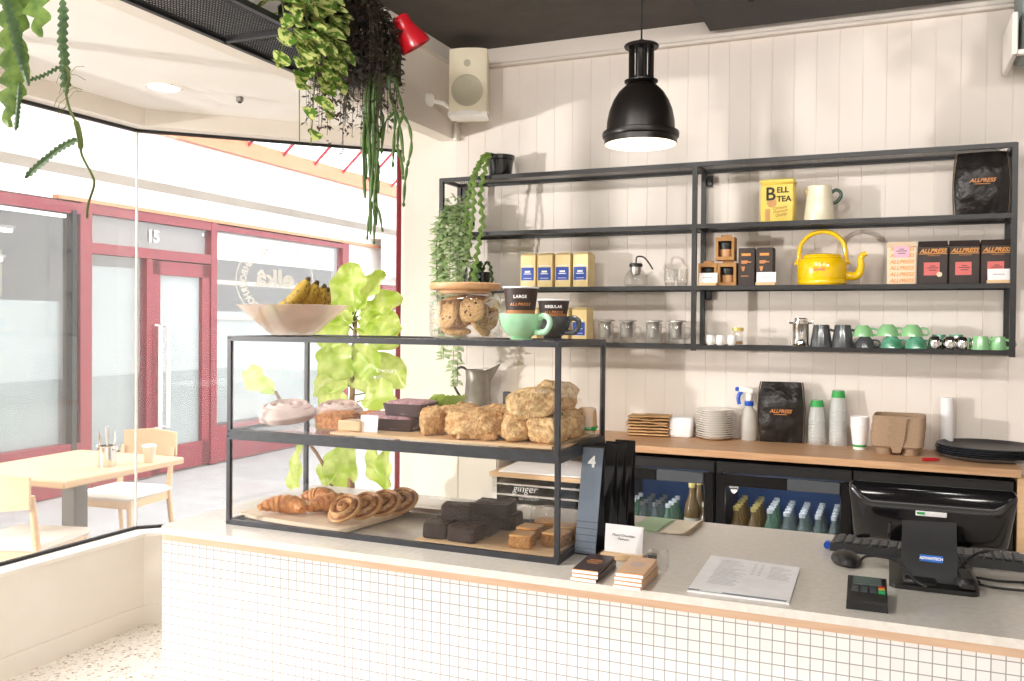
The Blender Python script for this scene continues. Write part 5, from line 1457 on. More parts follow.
def fridge(label, x0, x1, group='under-bench fridges'):
    W = x1-x0; D = .44; H_ = .99
    t = thing('bar_fridge', label, 'fridge', ((x0+x1)/2, 4.15, .0), group=group)
    y0 = -.22
    mb = MB(); th = .03
    for s in (-1, 1): mb.box((s*(W/2-th/2), .0, H_/2), (th, D, H_))
    mb.box((0, 0, H_-.02), (W-2*th, D, .04)); mb.box((0, 0, .06), (W-2*th, D, .12)); mb.box((0, D/2-.01, H_/2), (W-2*th, .02, H_-.1)); mb.build('body', 'black', t)
    mb = MB(); mb.box((0, D/2-.024, .53), (W-2*th, .006, .8)); mb.build('liner', 'navy', t)
    for z in (.56, .3):
        mb = MB()
        mb.box((0, y0+.05, z), (W-2*th, .008, .01)); mb.box((0, .17, z), (W-2*th, .008, .01))
        for k in range(22): mb.box((-W/2+th+.012+k*(W-2*th-.02)/22, -.02, z), (.003, .38, .003))
        mb.build('wire_shelf', 'steel', t, flat=True)
    mb = MB(); f = .04
    for s in (-1, 1): mb.box((s*(W/2-f/2-.004), y0-.012, .52), (f, .024, .84), bev=.002)
    mb.box((0, y0-.012, .915), (W-2*f-.008, .024, .05)); mb.box((0, y0-.012, .12), (W-2*f-.008, .024, .04)); dr_ = mb.build('door', 'gloss_black', t)
    mb = MB(); mb.add([(-W/2+f, y0-.014, .13), (W/2-f, y0-.014, .13), (W/2-f, y0-.014, .9), (-W/2+f, y0-.014, .9)], [(0, 1, 2, 3)]); mb.build('pane', 'fridgeglass', dr_)
    mb = MB(); mb.box((W/2-.15, y0-.03, .915), (.21, .014, .048), bev=.003); mb.build('handle', 'grey_plastic', dr_)
    mb = MB(); mb.box((0, y0-.006, .965), (W-.01, .012, .04)); mb.cyl((-W/2+.03, y0-.014, .955), .005, .004, seg=10); mb.build('top_panel', 'black', t)
    mb = MB(); mb.box((0, y0+.03, .925), (W-.12, .02, .012)); mb.build('light_strip', 'fridgeled', t)
    return t
fridge('black glass-door fridge under the bench, next to the display case', -1.165, -.70)
f2_ = fridge('black glass-door fridge under the bench with rows of capped bottles', -.695, -.135)
fridge('black glass-door fridge under the bench, hidden behind the till screen', -.13, .455)
text('SKOPE', .014, (-.2, -.236, .885), 'lettering', f2_, bold=.0004)
mb = MB(); mb.add([(-.216, -.2355, .874), (-.184, -.2355, .874), (-.19, -.2355, .862), (-.2, -.2355, .855), (-.21, -.2355, .862)], [(0, 1, 2, 3, 4)]); mb.build('logo', 'lettering', f2_)

def bottle_proto(name, m, cap, h, r, label, group, lab=None):
    t = thing(name, label, 'bottle', (0, 0, 0), group=group)
    mb = MB(); mb.lathe([(0, 0), (r*.9, 0), (r, .004), (r, h*.58), (r*.85, h*.68), (r*.46, h*.8), (r*.38, h*.93), (0, h*.93)], seg=14); mb.build('glass_body', m, t)
    mb = MB(); mb.lathe([(r*.44, h*.92), (r*.47, h*.92), (r*.47, h), (0, h)], seg=12); mb.build('cap', cap, t)
    if lab: mb = MB(); mb.lathe([(r*1.01, h*.2), (r*1.01, h*.5)], seg=14); mb.build('label_band', lab, t)
    return t
SHF = .558
def column(x, n, h, spec, y0=3.975, dy=.066):
    nm, m, cap, r, label, group, lab = spec
    p = bottle_proto(nm, m, cap, h, r, label, group, lab); p.location = (x, y0, SHF)
    for k in range(1, n): dup(p, (x, y0+dy*k, SHF))
A_ = ('glass_bottle', 'bottle_amber', 'gold', .027, 'amber bottle with a gold cap in the middle fridge', 'amber gold-capped bottles', None)
B_ = ('glass_bottle', 'bottle_green', 'white', .027, 'green bottle with a white cap in the middle fridge, beside the amber ones', 'green white-capped bottles', None)
C_ = ('glass_bottle', 'bottle_clear', 'white', .028, 'clear bottle with a white cap in the middle fridge', 'clear white-capped bottles', 'blind')
for x, s in ((-.615, A_), (-.54, A_), (-.47, B_)): column(x, 5, .232, s)
for x in (-.4, -.335, -.27, -.205): column(x, 5, .225, C_)
D_ = ('glass_bottle', 'bottle_green', 'white', .026, 'green bottle with a pale cap in the fridge next to the display case', 'green bottles by the display case', None)
E_ = ('glass_bottle', 'bottle_clear', 'steel', .028, 'clear bottle with a steel cap in the fridge next to the display case', 'clear bottles by the display case', 'blind')
for x, s in ((-1.1, D_), (-1.04, E_), (-.98, E_), (-.92, D_)): column(x, 4, .215, s)
p = bottle_proto('wine_bottle', 'bottle_amber', 'gold', .32, .036, 'tall amber wine bottle at the door edge of the fridge next to the display case', 'tall wine bottles', 'enamel'); p.location = (-.815, 4.0, SHF)
dup(p, (-.8, 4.09, SHF), label='tall amber wine bottle behind the other one in the fridge by the display case')
column(-.755, 3, .235, ('glass_bottle', 'bottle_amber', 'enamel', .022, 'slim amber bottle with a cream cap beside the tall wine bottles', 'slim cream-capped bottles', 'enamel'))

# steel unit between cupboard and fridge, seen through the display case
t = thing('steel_unit', 'low steel storage unit under the bench, seen through the display case', 'unit', (-1.46, 3.99, 0))
mb = MB()
for s in (-1, 1):
    for yy in (-.16, .2): mb.box((s*.26, yy, .43), (.025, .025, .86))
mb.build('legs_frame', 'steel', t)
mb = MB(); mb.box((0, .02, .875), (.56, .42, .02)); mb.build('wooden_edge', 'oak', t)
for z in (.83, .78, .72, .6, .45):
    mb = MB(); mb.box((0, .02, z), (.52, .38, .012), bev=.003); mb.build('rack_tray', 'steel', t)
mb = MB(); mb.add([(-.24, -.17, 0), (.2, -.17, 0), (.1, .08, .03), (-.2, .08, .03), (-.24, -.17, .006), (.2, -.17, .006), (.1, .08, .036), (-.2, .08, .036)], [(0, 3, 2, 1), (4, 5, 6, 7), (0, 1, 5, 4), (1, 2, 6, 5), (2, 3, 7, 6), (3, 0, 4, 7)])
tag(mb.build('folded_cloth', 'paper', None, loc=(-1.46, 3.99, .8855)), 'folded white cloth on the low steel unit', 'cloth')

# --- on the bench
G = 'flat brown paper bags in a pile'
for k in range(7):
    r2 = random.Random(k)
    mb = MB(); w_, d_, h = .2, .12, .012
    mb.grid(lambda u, v: ((u-.5)*w_, (v-.5)*d_, .002+.006*mnoise.noise(Vector((u*3+k, v*3, 1)))+.004), 8, 5)
    mb.grid(lambda u, v: ((u-.5)*w_, (v-.5)*d_, h+.005*mnoise.noise(Vector((u*3+k, v*3, 1)))+.004*math.sin(u*PI)), 8, 5)
    for v in (0, 1): mb.grid(lambda u, q: ((u-.5)*w_, (v-.5)*d_-(.004 if v == 0 else -.004)*math.sin(q*PI), .006+(h-.004)*q+.0055*mnoise.noise(Vector((u*3+k, v*3, 1)))), 8, 3)
    for u in (0, 1): mb.grid(lambda v, q: ((u-.5)*w_-(.004 if u == 0 else -.004)*math.sin(q*PI), (v-.5)*d_, .006+(h-.004)*q+.0055*mnoise.noise(Vector((u*3+k, v*3, 1)))), 5, 3)
    o = mb.build('paper_bag', 'bagbrown', None, loc=(-1.09+r2.uniform(-.006, .006), 4.29+r2.uniform(-.006, .006), BT+.0145*k), rot=(0, 0, .12+r2.uniform(-.06, .06)), sharp=70)
    tag(o, 'flat brown paper bag, %s of the pile on the bench' % ('lowest', 'second from the bottom', 'third from the bottom', 'the middle one', 'third from the top', 'second from the top', 'topmost')[k], 'paper bag', G)
t = thing('napkin_pack', 'white pack of napkins between paper bags and plates', 'napkins', (-.935, 4.315, BT), .05)
lump_mesh(.115, .1, .1, p=7, amp=.06, seed=4, n=12).build('pack', 'paper', t, sharp=70)
G = 'white side plates in one stack'
proto = None
for k in range(13):
    if proto is None:
        mb = MB(); mb.lathe([(0, .002), (.05, 0), (.056, .003), (.088, .014), (.091, .017), (.088, .0175), (.055, .007), (0, .006)], seg=40)
        proto = tag(mb.build('plate', 'white', None, loc=(-.77, 4.3, BT)), '', 'plate', G)
        o = proto
    else:
        o = proto.copy(); COL.objects.link(o)
        o.location = (-.77+.002*math.sin(k*2.3), 4.3+.002*math.cos(k*1.7), BT+.0108*k)
    o['label'] = 'white plate at the very bottom of the stack' if k == 0 else ('white plate on the very top of the stack' if k == 12 else 'white plate within the stack, neither top nor bottom')
t = thing('spray_bottle', 'spray bottle with a blue and white trigger head', 'spray bottle', (-.615, 4.335, BT), PI)
mb = MB(); mb.lathe([(0, 0), (.036, 0), (.039, .006), (.039, .1), (.03, .135), (.02, .155), (.018, .165)], seg=28); mb.build('bottle', 'milky', t)
mb = MB(); mb.lathe([(.02, .165), (.021, .167), (.021, .185), (.017, .187), (0, .187)], seg=20); mb.build('collar', 'blue', t)
mb = MB(); mb.box((.0, 0, .205), (.03, .026, .04), bev=.006); mb.box((.012, 0, .24), (.075, .024, .032), bev=.008, rot=(0, -.15, 0)); mb.build('head', 'white', t)
mb = MB(); mb.tube(sm([(.03, 0, .235), (.048, 0, .215), (.05, 0, .19), (.045, 0, .17)]), [.008]*16, 8, flat=1.2); mb.box((.055, 0, .243), (.02, .02, .02), bev=.004); mb.build('trigger', 'blue', t)
coffee_bag('coffee_bag', 'big black foil coffee bag standing on the bench beside the spray bottle', (-.465, 4.325, BT), .06, .2, .12, .285, .023)

def nested(label_fmt, x, y, n, r0, r1, h, step, m, band, bandm, group, cat='cup', name='plastic_cup'):
    first = None
    for k in list(range(n-1, -1, -1)):
        z = BT+step*k
        if first is None:
            t = thing(name, '', cat, (x, y, z), group=group)
            mb = MB(); mb.lathe([(r1, 0), (r1+.002, .001), (r1+.002, .004), (r1, .005), (r0, h), (0, h)], seg=28); mb.build('body', m, t)
            if band:
                a, b = band; rr = lambda q: r1+(r0-r1)*q+.0006
                mb = MB(); mb.lathe([(rr(a), h*a), (rr(b), h*b)], seg=28); mb.build('band', bandm, t)
            first = t
        else:
            t = dup(first, (x, y, z))
            if k < n-1:
                for c in [c for c in t.children if c.name.startswith('band')]: bpy.data.objects.remove(c)
        t['label'] = label_fmt[0] if k == n-1 else (label_fmt[2] if k == 0 else label_fmt[1])
nested(('clear plastic cup on top of the shorter nested stack', 'clear plastic cup inside the shorter nested stack', 'clear plastic cup at the bottom of the shorter nested stack'), -.305, 4.335, 8, .026, .038, .1, .0155, 'plastic_clear', (.66, .97), 'greenband', 'clear cups, shorter stack')
nested(('clear plastic cup on top of the taller nested stack', 'clear plastic cup inside the taller nested stack', 'clear plastic cup at the bottom of the taller nested stack'), -.212, 4.335, 11, .026, .038, .1, .0155, 'plastic_clear', (.66, .97), 'greenband', 'clear cups, taller stack')
# upright paper cups, nested
first = None
for k in range(5):
    z = BT+.011*k; rr = .028
    if first is None:
        t = thing('paper_cup', '', 'cup', (-.116, 4.24, z), group='white paper cups in one stack')
        mb = MB(); mb.lathe([(0, .004), (.026, .004), (.027, 0), (.039, .1), (.041, .101), (.041, .104), (.037, .103), (.026, .006)], seg=28); mb.build('body', 'paper', t)
        mb = MB(); mb.lathe([(.0288, .012), (.0302, .022)], seg=28); mb.build('band', 'greenband', t)
        first = t
    else: t = dup(first, (-.116, 4.24, z))
    t['label'] = 'white paper cup with a green ring at the bottom of its stack' if k == 0 else ('white paper cup on top of the paper cup stack' if k == 4 else 'white paper cup nested inside the paper cup stack')
# drink carriers
G = 'moulded drink carriers in a stack'
first = None
for k in range(3):
    if first is None:
        mb = MB()
        out_ = rrect(-.105, .105, -.1, .1, .03, 5); n = len(out_)
        rings = [([(p[0]*.93, p[1]*.93) for p in out_], .03), (out_, .038), (out_, .095), ([(p[0]*.96, p[1]*.96) for p in out_], .1), ([(p[0]*.9, p[1]*.9) for p in out_], .098), ([(p[0]*.86, p[1]*.86) for p in out_], .05)]
        vs = [(p[0], p[1], z) for r, z in rings for p in r]
        mb.add(vs, [(i*n+q, i*n+(q+1) % n, (i+1)*n+(q+1) % n, (i+1)*n+q) for i in range(5) for q in range(n)]+[tuple(range(n)), tuple(range(5*n, 6*n))])
        for sx in (-1, 1):
            for sy in (-1, 1):
                mb.lathe([(0, 0), (.03, 0), (.042, .035), (.045, .055)], (sx*.052, sy*.05, 0), 20)
        mb.add([(-.016, -.098, .012), (.016, -.098, .012), (.036, -.116, .094), (-.036, -.116, .094), (-.01, -.07, .005), (.01, -.07, .005), (.025, -.08, .09), (-.025, -.08, .09)], [(0, 1, 2, 3), (4, 7, 6, 5), (0, 4, 5, 1), (1, 5, 6, 2), (2, 6, 7, 3), (3, 7, 4, 0)])
        o = mb.build('drink_carrier', 'pulp', None, loc=(.04, 4.2, BT), rot=(0, 0, -.05)); first = o
    else:
        o = first.copy(); COL.objects.link(o); o.location = (.04+.003*k, 4.2, BT+.034*k)
    tag(o, 'brown moulded drink carrier, %s of its stack' % ('bottom', 'middle', 'top')[k], 'drink carrier', G)
mb = MB(); mb.lathe([(.012, .002), (.027, 0), (.0275, .24), (.012, .238), (.012, .002)], seg=28)
tag(mb.build('paper_roll', 'paper', None, loc=(.24, 4.34, BT)), 'slim white paper roll standing upright by the wall', 'roll')
G = 'large black round trays in a stack'
first = None
for k in range(5):
    if first is None:
        mb = MB(); mb.lathe([(0, .002), (.155, 0), (.172, .006), (.191, .018), (.196, .0195)], seg=56, mi=1); mb.lathe([(.196, .0195), (.191, .0215), (.17, .01), (.154, .0055), (0, .006)], seg=56)
        first = o = mb.build('round_tray', ['black', 'bluegrey'], None, loc=(.385, 4.205, BT), rot=(0, 0, 0))
    else: o = first.copy(); COL.objects.link(o); o.location = (.385+.003*math.sin(k*2), 4.205, BT+.0092*k)
    tag(o, 'large black round tray, %s of the stack at the end of the bench' % ('bottom', 'second from bottom', 'middle', 'second from top', 'top')[k], 'tray', G)
t = thing('red_marker', 'small red pen lying before the round black trays', 'pen', (.165, 4.0, BT), .5)
mb = MB(); mb.tube([(-.035, 0, .0075), (.02, 0, .0075)], .0075, 10); mb.build('barrel', 'red', t); mb = MB(); mb.tube([(.0205, 0, .0075), (.036, 0, .0075)], [.007, .005], 10); mb.build('cap', 'red', t)

t = thing('metal_jug', 'tall galvanised jug with a curled handle on the bench, seen through the display case', 'jug', (-2.03, 4.28, BT))
mb = MB(); mb.lathe([(0, 0), (.085, 0), (.087, .006), (.07, .18), (.066, .25), (.07, .3), (.068, .3), (.064, .25), (.068, .18), (.084, .008), (0, .006)], seg=36); mb.build('body', 'galv', t)
mb = MB(); mb.add([(.055, -.028, .27), (.055, .028, .27), (.062, -.02, .3), (.062, .02, .3), (.13, -.008, .335), (.13, .008, .335), (.065, 0, .225)], [(0, 2, 4, 6), (1, 6, 5, 3), (4, 5, 6), (2, 3, 5, 4)]); mb.build('spout', 'galv', t)
mb = MB(); mb.tube(sm([(-.062, 0, .29), (-.1, 0, .31), (-.15, 0, .28), (-.145, 0, .21), (-.1, 0, .14), (-.075, 0, .1)]), .007, 8); mb.build('handle', 'black', t)
# ------------------------------------------------------------------ plants
def zig(mb, pts, w_, n, side=None, seed=0, k=6, asym=True, depth=.75):
    """flat fishbone stem: a strap with alternating teeth"""
    P = sm(pts, 14); N_ = len(P); r2 = random.Random(seed)
    L_ = [0]
    for a, b in zip(P, P[1:]): L_.append(L_[-1]+(b-a).length)
    T = L_[-1]; vs = []; fs = []
    S0 = Vector(side or (.93, .36, 0)).normalized()
    M_ = n*k
    def at(s):
        s = max(0, min(T, s))
        for i in range(N_-1):
            if L_[i+1] >= s:
                u = (s-L_[i])/max(1e-9, L_[i+1]-L_[i]); return P[i].lerp(P[i+1], u), (P[i+1]-P[i]).normalized()
        return P[-1], (P[-1]-P[-2]).normalized()
    for i in range(M_+1):
        s = T*i/M_; p, d = at(s)
        sd = (S0-d*S0.dot(d)).normalized(); nr = sd.cross(d)
        tp = min(1, .35+6*i/M_, .25+8*(1-i/M_))
        def tooth(ph):
            q = ph % 1
            return (1-depth)+depth*(q/.62 if q < .62 else (1-q)/.38)
        wl = w_*.5*tooth(i/k)*tp; wr = w_*.5*tooth(i/k+(.5 if asym else 0))*tp
        vs += [p-sd*wl+nr*.002, p-nr*.0015, p+sd*wr+nr*.002]
    for i in range(M_):
        for j in range(2):
            a = i*3+j; fs.append((a, a+1, a+4, a+3))
    mb.add(vs, fs)

def leafm(mb, base_, d, up, L_, W, fold=.25, droop=.2, mi=0, seg=4, shape=.38):
    """a leaf with a fold along its rib; shape = where it is widest"""
    d = Vector(d).normalized(); up = Vector(up); s = d.cross(up)
    if s.length < 1e-4: s = d.cross(Vector((1, .2, 0)))
    s.normalize(); n = s.cross(d)
    vs = []; fs = []
    for i in range(seg+1):
        u = i/seg
        wd = W*.5*(math.sin(PI*min(1, (u**(.7 if shape < .5 else 1.3)))))**.75 if 0 < i < seg else 0
        c = Vector(base_)+d*(L_*u)-n*(L_*droop*u*u)
        if i in (0, seg): vs.append(c)
        else: vs += [c-s*wd+n*(wd*fold), c, c+s*wd+n*(wd*fold)]
    for i in range(seg):
        if i == 0: fs += [(0, 2, 1), (0, 3, 2)]
        elif i == seg-1:
            a = 1+3*(i-1); e = 1+3*(seg-1); fs += [(a, a+1, e), (a+1, a+2, e)]
        else:
            a = 1+3*(i-1); fs += [(a, a+1, a+4, a+3), (a+1, a+2, a+5, a+4)]
    mb.add(vs, fs, mi)

# fishbone cactus in a black pot on the top shelf
t = thing('potted_cactus', 'fishbone cactus in a black pot on top of the shelf unit, stems hanging down', 'plant', (-1.9, 4.26, ST(0)))
O = Vector((-1.9, 4.26, ST(0)))
mb = MB(); mb.lathe([(0, 0), (.056, 0), (.06, .01), (.069, .09), (.074, .094), (.076, .116), (.07, .117), (.066, .09), (0, .085)], seg=32); mb.build('pot', 'blackpot', t)
mb = MB(); mb.lathe([(0, .095), (.062, .093)], seg=20); mb.build('soil', 'soil', t)
mb = MB()
for k, (P, n) in enumerate(((((-1.902, 4.12, 2.485), (-1.942, 4.12, 2.432), (-1.987, 4.12, 2.332), (-2.009, 4.12, 2.203), (-2.019, 4.12, 2.048), (-2.041, 4.12, 1.908)), 17),
             (((-1.885, 4.13, 2.48), (-1.907, 4.12, 2.404), (-1.929, 4.12, 2.277), (-1.917, 4.12, 2.148), (-1.944, 4.12, 1.994), (-1.982, 4.12, 1.762)), 18),
             (((-1.899, 4.12, 2.475), (-1.955, 4.1, 2.378), (-1.959, 4.1, 2.224), (-1.975, 4.1, 2.096), (-1.997, 4.1, 1.942)), 15))):
    P = [Vector((-1.93+.01*k, 4.235, ST(0)+.1)), Vector((P[0][0]-.035, 4.17, P[0][2]-.005))]+[Vector((q[0]-.02, q[1], q[2]-.03)) for q in P[1:]]
    zig(mb, [q-O for q in P], .042, n, seed=k, depth=.82)
mb.build('stems', 'cactus', t, recalc=False)

# pale bushy plant in a dark cup on the second level, spilling down past the jar
t = thing('trailing_plant', 'pale leafy plant in a dark cup on the shelf, trailing down behind the cookie jar', 'plant', (-2.125, 4.25, ST(1)))
O = Vector((-2.125, 4.25, ST(1)))
mb = MB(); mb.lathe([(0, 0), (.036, 0), (.046, .09), (.043, .09), (.034, .006), (0, .006)], seg=26); mb.tube(sm([(.043, 0, .07), (.075, 0, .065), (.07, 0, .03), (.038, 0, .025)]), .006, 8); mb.build('pot', 'blackpot', t)
mb = MB(); mb2 = MB(); r2 = random.Random(5)
trails = [((-2.19, 4.1), 1.50), ((-2.2, 4.12), 1.62), ((-2.15, 4.1), 1.40), ((-2.11, 4.1), 1.55), ((-2.06, 4.1), 1.26), ((-2.09, 4.11), 1.72), ((-2.17, 4.12), 1.8), ((-2.03, 4.12), 1.9), ((-2.08, 4.1), 1.33)]
for (x, y), z in trails:
    P = sm([(-2.125, 4.24, ST(1)+.09), ((-2.125+x)/2, 4.17, ST(1)+.13), (x, y, ST(1)-.02), (x+r2.uniform(-.02, .02), y, (ST(1)+z)/2), (x+r2.uniform(-.02, .02), y+.01, z)], 16)
    mb2.tube([p-O for p in P], .002, 5)
    for i, p in enumerate(P):
        for q in range(2):
            a = r2.uniform(0, 2*PI); d = Vector((math.cos(a), math.sin(a)*.6-.25, r2.uniform(-.7, .5)))
            leafm(mb, p-O, d, (0, -.5, 1), r2.uniform(.034, .055), r2.uniform(.024, .036), mi=0, seg=4)
for i in range(150):
    a = r2.uniform(0, 2*PI); h = r2.uniform(.06, .2); p = Vector((.04*math.cos(a)*(1+h*2), .035*math.sin(a)-.03, h))
    leafm(mb, p, (math.cos(a), math.sin(a)-.3, r2.uniform(-.3, .8)), (0, 0, 1), r2.uniform(.025, .045), .018, seg=3)
mb.build('leaves', 'paleleaf', t, recalc=False)['kind'] = 'stuff'
mb2.build('stems', 'stem', t)
# dark cups with greenery on the third level
t = thing('potted_fern', 'bright green plant in a black pot right behind the cookie jar lid', 'plant', (-2.0, 4.25, ST(2)))
mb = MB(); mb.lathe([(0, 0), (.04, 0), (.05, .085), (.046, .085), (.038, .006), (0, .006)], seg=26); mb.build('pot', 'blackpot', t)
mb = MB()
for k in range(11):
    a = PI+.3+r2.uniform(0, 2.6); q = Vector((math.cos(a), math.sin(a), 0))
    zig(mb, [Vector((0, 0, .07)), q*.04+Vector((0, 0, .14)), q*.085+Vector((0, 0, .1)), q*.11+Vector((0, 0, -.02-.04*r2.random()))], .03, 9, seed=k, side=(-q.y, q.x, .2))
mb.build('stems', 'cactusdark', t, recalc=False)

# climbing cactus hanging from the rack at the upper left
O = Vector((-1.93, 1.5, 2.61))
t = thing('hanging_cactus', 'fishbone cactus hanging from the ceiling rack at the upper left of the window', 'plant', tuple(O))
mb = MB(); mb.lathe([(0, .02), (.07, .02), (.085, .15), (.08, .15), (.07, .03)], seg=24); mb.build('pot', 'blackpot', t)
mb = MB()
Tp = Vector((-1.93, 1.5, 2.72))
def hang(P): return [Tp-O, Vector((P[0][0]*.6+Tp.x*.4, 1.36, 2.70))-O, Vector((P[0][0], 1.42, 2.56))-O]+[Vector(p)-O for p in P]
zig(mb, hang([(-1.977, 1.5, 2.471), (-1.984, 1.5, 2.375), (-1.991, 1.5, 2.303), (-1.984, 1.5, 2.229), (-1.977, 1.5, 2.167), (-1.991, 1.5, 2.108), (-1.987, 1.5, 2.064)]), .085, 17, depth=.72)
zig(mb, hang([(-2.048, 1.55, 2.482), (-2.041, 1.55, 2.383), (-2.005, 1.53, 2.317), (-1.977, 1.53, 2.253), (-1.956, 1.53, 2.178)]), .03, 24, depth=.4)
zig(mb, hang([(-1.93, 1.52, 2.473), (-1.923, 1.52, 2.395), (-1.912, 1.52, 2.336), (-1.909, 1.52, 2.282)]), .085, 13, depth=.7)
zig(mb, hang([(-2.03, 1.56, 2.47), (-2.05, 1.56, 2.3), (-2.03, 1.56, 2.15)]), .08, 12, depth=.7)
mb.build('stems', 'cactus', t, recalc=False)
mb = MB()
zig(mb, hang([(-1.991, 1.48, 2.449), (-1.97, 1.48, 2.361), (-1.942, 1.48, 2.285), (-1.921, 1.48, 2.222), (-1.894, 1.48, 2.152)]), .03, 40, depth=.35, asym=False)
zig(mb, hang([(-1.807, 1.5, 2.445), (-1.807, 1.5, 2.361)]), .045, 9, depth=.6)
zig(mb, [Vector(p)-O for p in ((-1.807, 1.5, 2.355), (-1.804, 1.5, 2.308), (-1.807, 1.5, 2.257), (-1.8, 1.5, 2.209), (-1.795, 1.5, 2.125))], .03, 13, depth=.45, asym=False)
zig(mb, [Vector(p)-O for p in ((-1.747, 1.5, 2.021), (-1.806, 1.5, 2.004), (-1.863, 1.5, 1.977), (-1.931, 1.5, 1.938))], .02, 13, depth=.45, side=(0, -.3, 1))
zig(mb, [Vector(p)-O for p in ((-1.807, 1.5, 2.196), (-1.863, 1.5, 2.18), (-1.914, 1.5, 2.173))], .014, 8, side=(0, -.3, 1))
zig(mb, [Vector(p)-O for p in ((-1.95, 1.5, 2.17), (-1.958, 1.5, 2.1), (-1.965, 1.5, 2.055))], .016, 10, depth=.4)
mb.build('old_stems', 'cactusdark', t, recalc=False)
mb = MB()
P = sm([(-1.793, 1.5, 2.194), (-1.782, 1.5, 2.165), (-1.793, 1.5, 2.133), (-1.78, 1.5, 2.09), (-1.757, 1.5, 2.052), (-1.747, 1.5, 2.017), (-1.741, 1.5, 1.981), (-1.709, 1.5, 1.933), (-1.702, 1.5, 1.909), (-1.721, 1.5, 1.864), (-1.724, 1.5, 1.833)], 6)
rr = [.003+(.004 if 22 < i < 34 else 0) for i in range(len(P))]
mb.tube([p-O for p in P], rr, 6)
for k in range(14):
    p = Vector((-1.79, 1.5, 2.19-.007*k)); a = r2.uniform(-2.2, .6); l = r2.uniform(.03, .08)
    mb.tube([p-O, p+Vector((math.cos(a)*l*.6, -.01, math.sin(a)*l*.4))-O, p+Vector((math.cos(a)*l, -.01, math.sin(a)*l*.6-.01))-O], .0006, 4)
mb.build('aerial_stem', 'stem', t)

# planting in the rack near the red lamp
def pot_plant(name, label, x, y, r=.075):
    t = thing(name, label, 'plant', (x, y, 2.614))
    mb = MB(); mb.lathe([(0, 0), (r*.8, 0), (r, .12), (r*.94, .12), (r*.78, .006), (0, .006)], seg=22); mb.build('pot', 'blackpot', t)
    return t
x, y = -2.0, 2.66; O = Vector((x, y, 2.614))
t = pot_plant('pothos', 'variegated pothos spilling over the ceiling rack with yellow-edged leaves', x, y)
mb = MB(); mb2 = MB(); r2 = random.Random(11)
for k in range(11):
    yy = 2.40+.034*k; xe = -1.875+r2.uniform(-.03, .02); z1 = 2.62-r2.random()**1.3*.36
    if k in (4, 5): z1 = 2.22
    P = sm([(x, y, 2.74), ((x+xe)/2, (y+yy)/2, 2.82), (xe, yy, 2.74), (xe+.01, yy+r2.uniform(-.02, .02), (2.7+z1)/2), (xe, yy+r2.uniform(-.03, .03), z1)], 7)
    mb2.tube([p-O for p in P], .0022, 5)
    for p in P[4:]:
        if r2.random() < .6:
            a = r2.uniform(-2.4, .6); L_ = r2.uniform(.055, .095)
            leafm(mb, p-O+Vector((r2.uniform(0, .02), r2.uniform(-.02, .02), 0)), (.55+math.cos(a)*.4, math.sin(a)*.8, r2.uniform(-1.2, -.1)), (.8, -.4, .5), L_, L_*.68, fold=.18, droop=.15, seg=5)
for k in range(40):
    a = r2.uniform(0, 2*PI); q = Vector((.14*math.cos(a)*r2.random(), .2*math.sin(a)*r2.random(), .1+.14*r2.random())); L_ = r2.uniform(.05, .09)
    leafm(mb, q, (math.cos(a)+.3, math.sin(a), r2.uniform(-.4, .5)), (.3, -.3, 1), L_, L_*.66, seg=5)
mb.build('leaves', 'pothos', t, recalc=False)['kind'] = 'stuff'; mb2.build('stems', 'stem', t)

x, y = -2.04, 3.0; O = Vector((x, y, 2.614))
t = pot_plant('dark_trailer', 'dark fine-leaved trailing plant forming a thick mass under the ceiling rack', x, y)
mb = MB(); mb2 = MB()
for k in range(160):
    a = r2.uniform(0, 2*PI); rr = r2.random()**.5
    ex, ey = -1.97+.15*rr*math.cos(a), 2.98+.24*rr*math.sin(a); z1 = 2.62-(r2.random()**2.2)*.3 - (.08 if -2.0 > ex else 0)*r2.random()
    P = sm([(x, y, 2.75), ((x+ex)/2, (y+ey)/2, 2.86+.05*r2.random()), (ex, ey, 2.76), (ex+r2.uniform(-.02, .02), ey+r2.uniform(-.02, .02), z1)], 6)
    mb2.tube([p-O for p in P], .0011, 4)
    for i, p in enumerate(P):
        for q in range(3 if p.z > 2.55 else 2):
            b = r2.uniform(0, 2*PI); L_ = r2.uniform(.016, .038)
            leafm(mb, p-O+Vector((r2.uniform(-.015, .015), r2.uniform(-.015, .015), r2.uniform(-.03, .03))), (math.cos(b), math.sin(b), r2.uniform(-.8, .5)), (0, 0, 1), L_, L_*.55, seg=2)
mb.build('leaves', 'darkleaf', t, recalc=False, flat=True)['kind'] = 'stuff'; mb2.build('stems', 'darkleaf', t)

x, y = -1.98, 3.13; O = Vector((x, y, 2.614))
t = pot_plant('mistletoe_cactus', 'mistletoe cactus with long jointed green stems hanging from the end of the rack', x, y, .06)
mb = MB()
def joints(P, r0=.0085):
    P = sm(P, 7); seg = 6
    for i in range(0, len(P)-1, seg):
        q = P[i:i+seg+1]
        if len(q) < 2: continue
        n_ = len(q)
        mb.tube([p-O for p in q], [r0*(.55+.6*math.sin(PI*min(1, max(0, j/(n_-1))))) for j in range(n_)], 7, flat=.75)
for k in range(18):
    xx = -1.985+.06*r2.random(); yy = 3.08+.05*r2.random(); z1 = (2.35, 2.16, 2.1, 2.22, 2.12, 1.99, 2.05, 2.28, 2.2, 2.08, 2.3, 2.4, 1.95, 2.2, 2.26, 2.1, 2.33, 2.18)[k]
    joints([(x, y, 2.74), (-1.95, 3.1, 2.79), (xx+.02, yy, 2.66), (xx+.005*math.sin(k), yy, 2.5), (xx+.012*math.cos(k*2), yy, (2.5+z1)/2), (xx-.01*math.sin(k*3), yy, z1)])
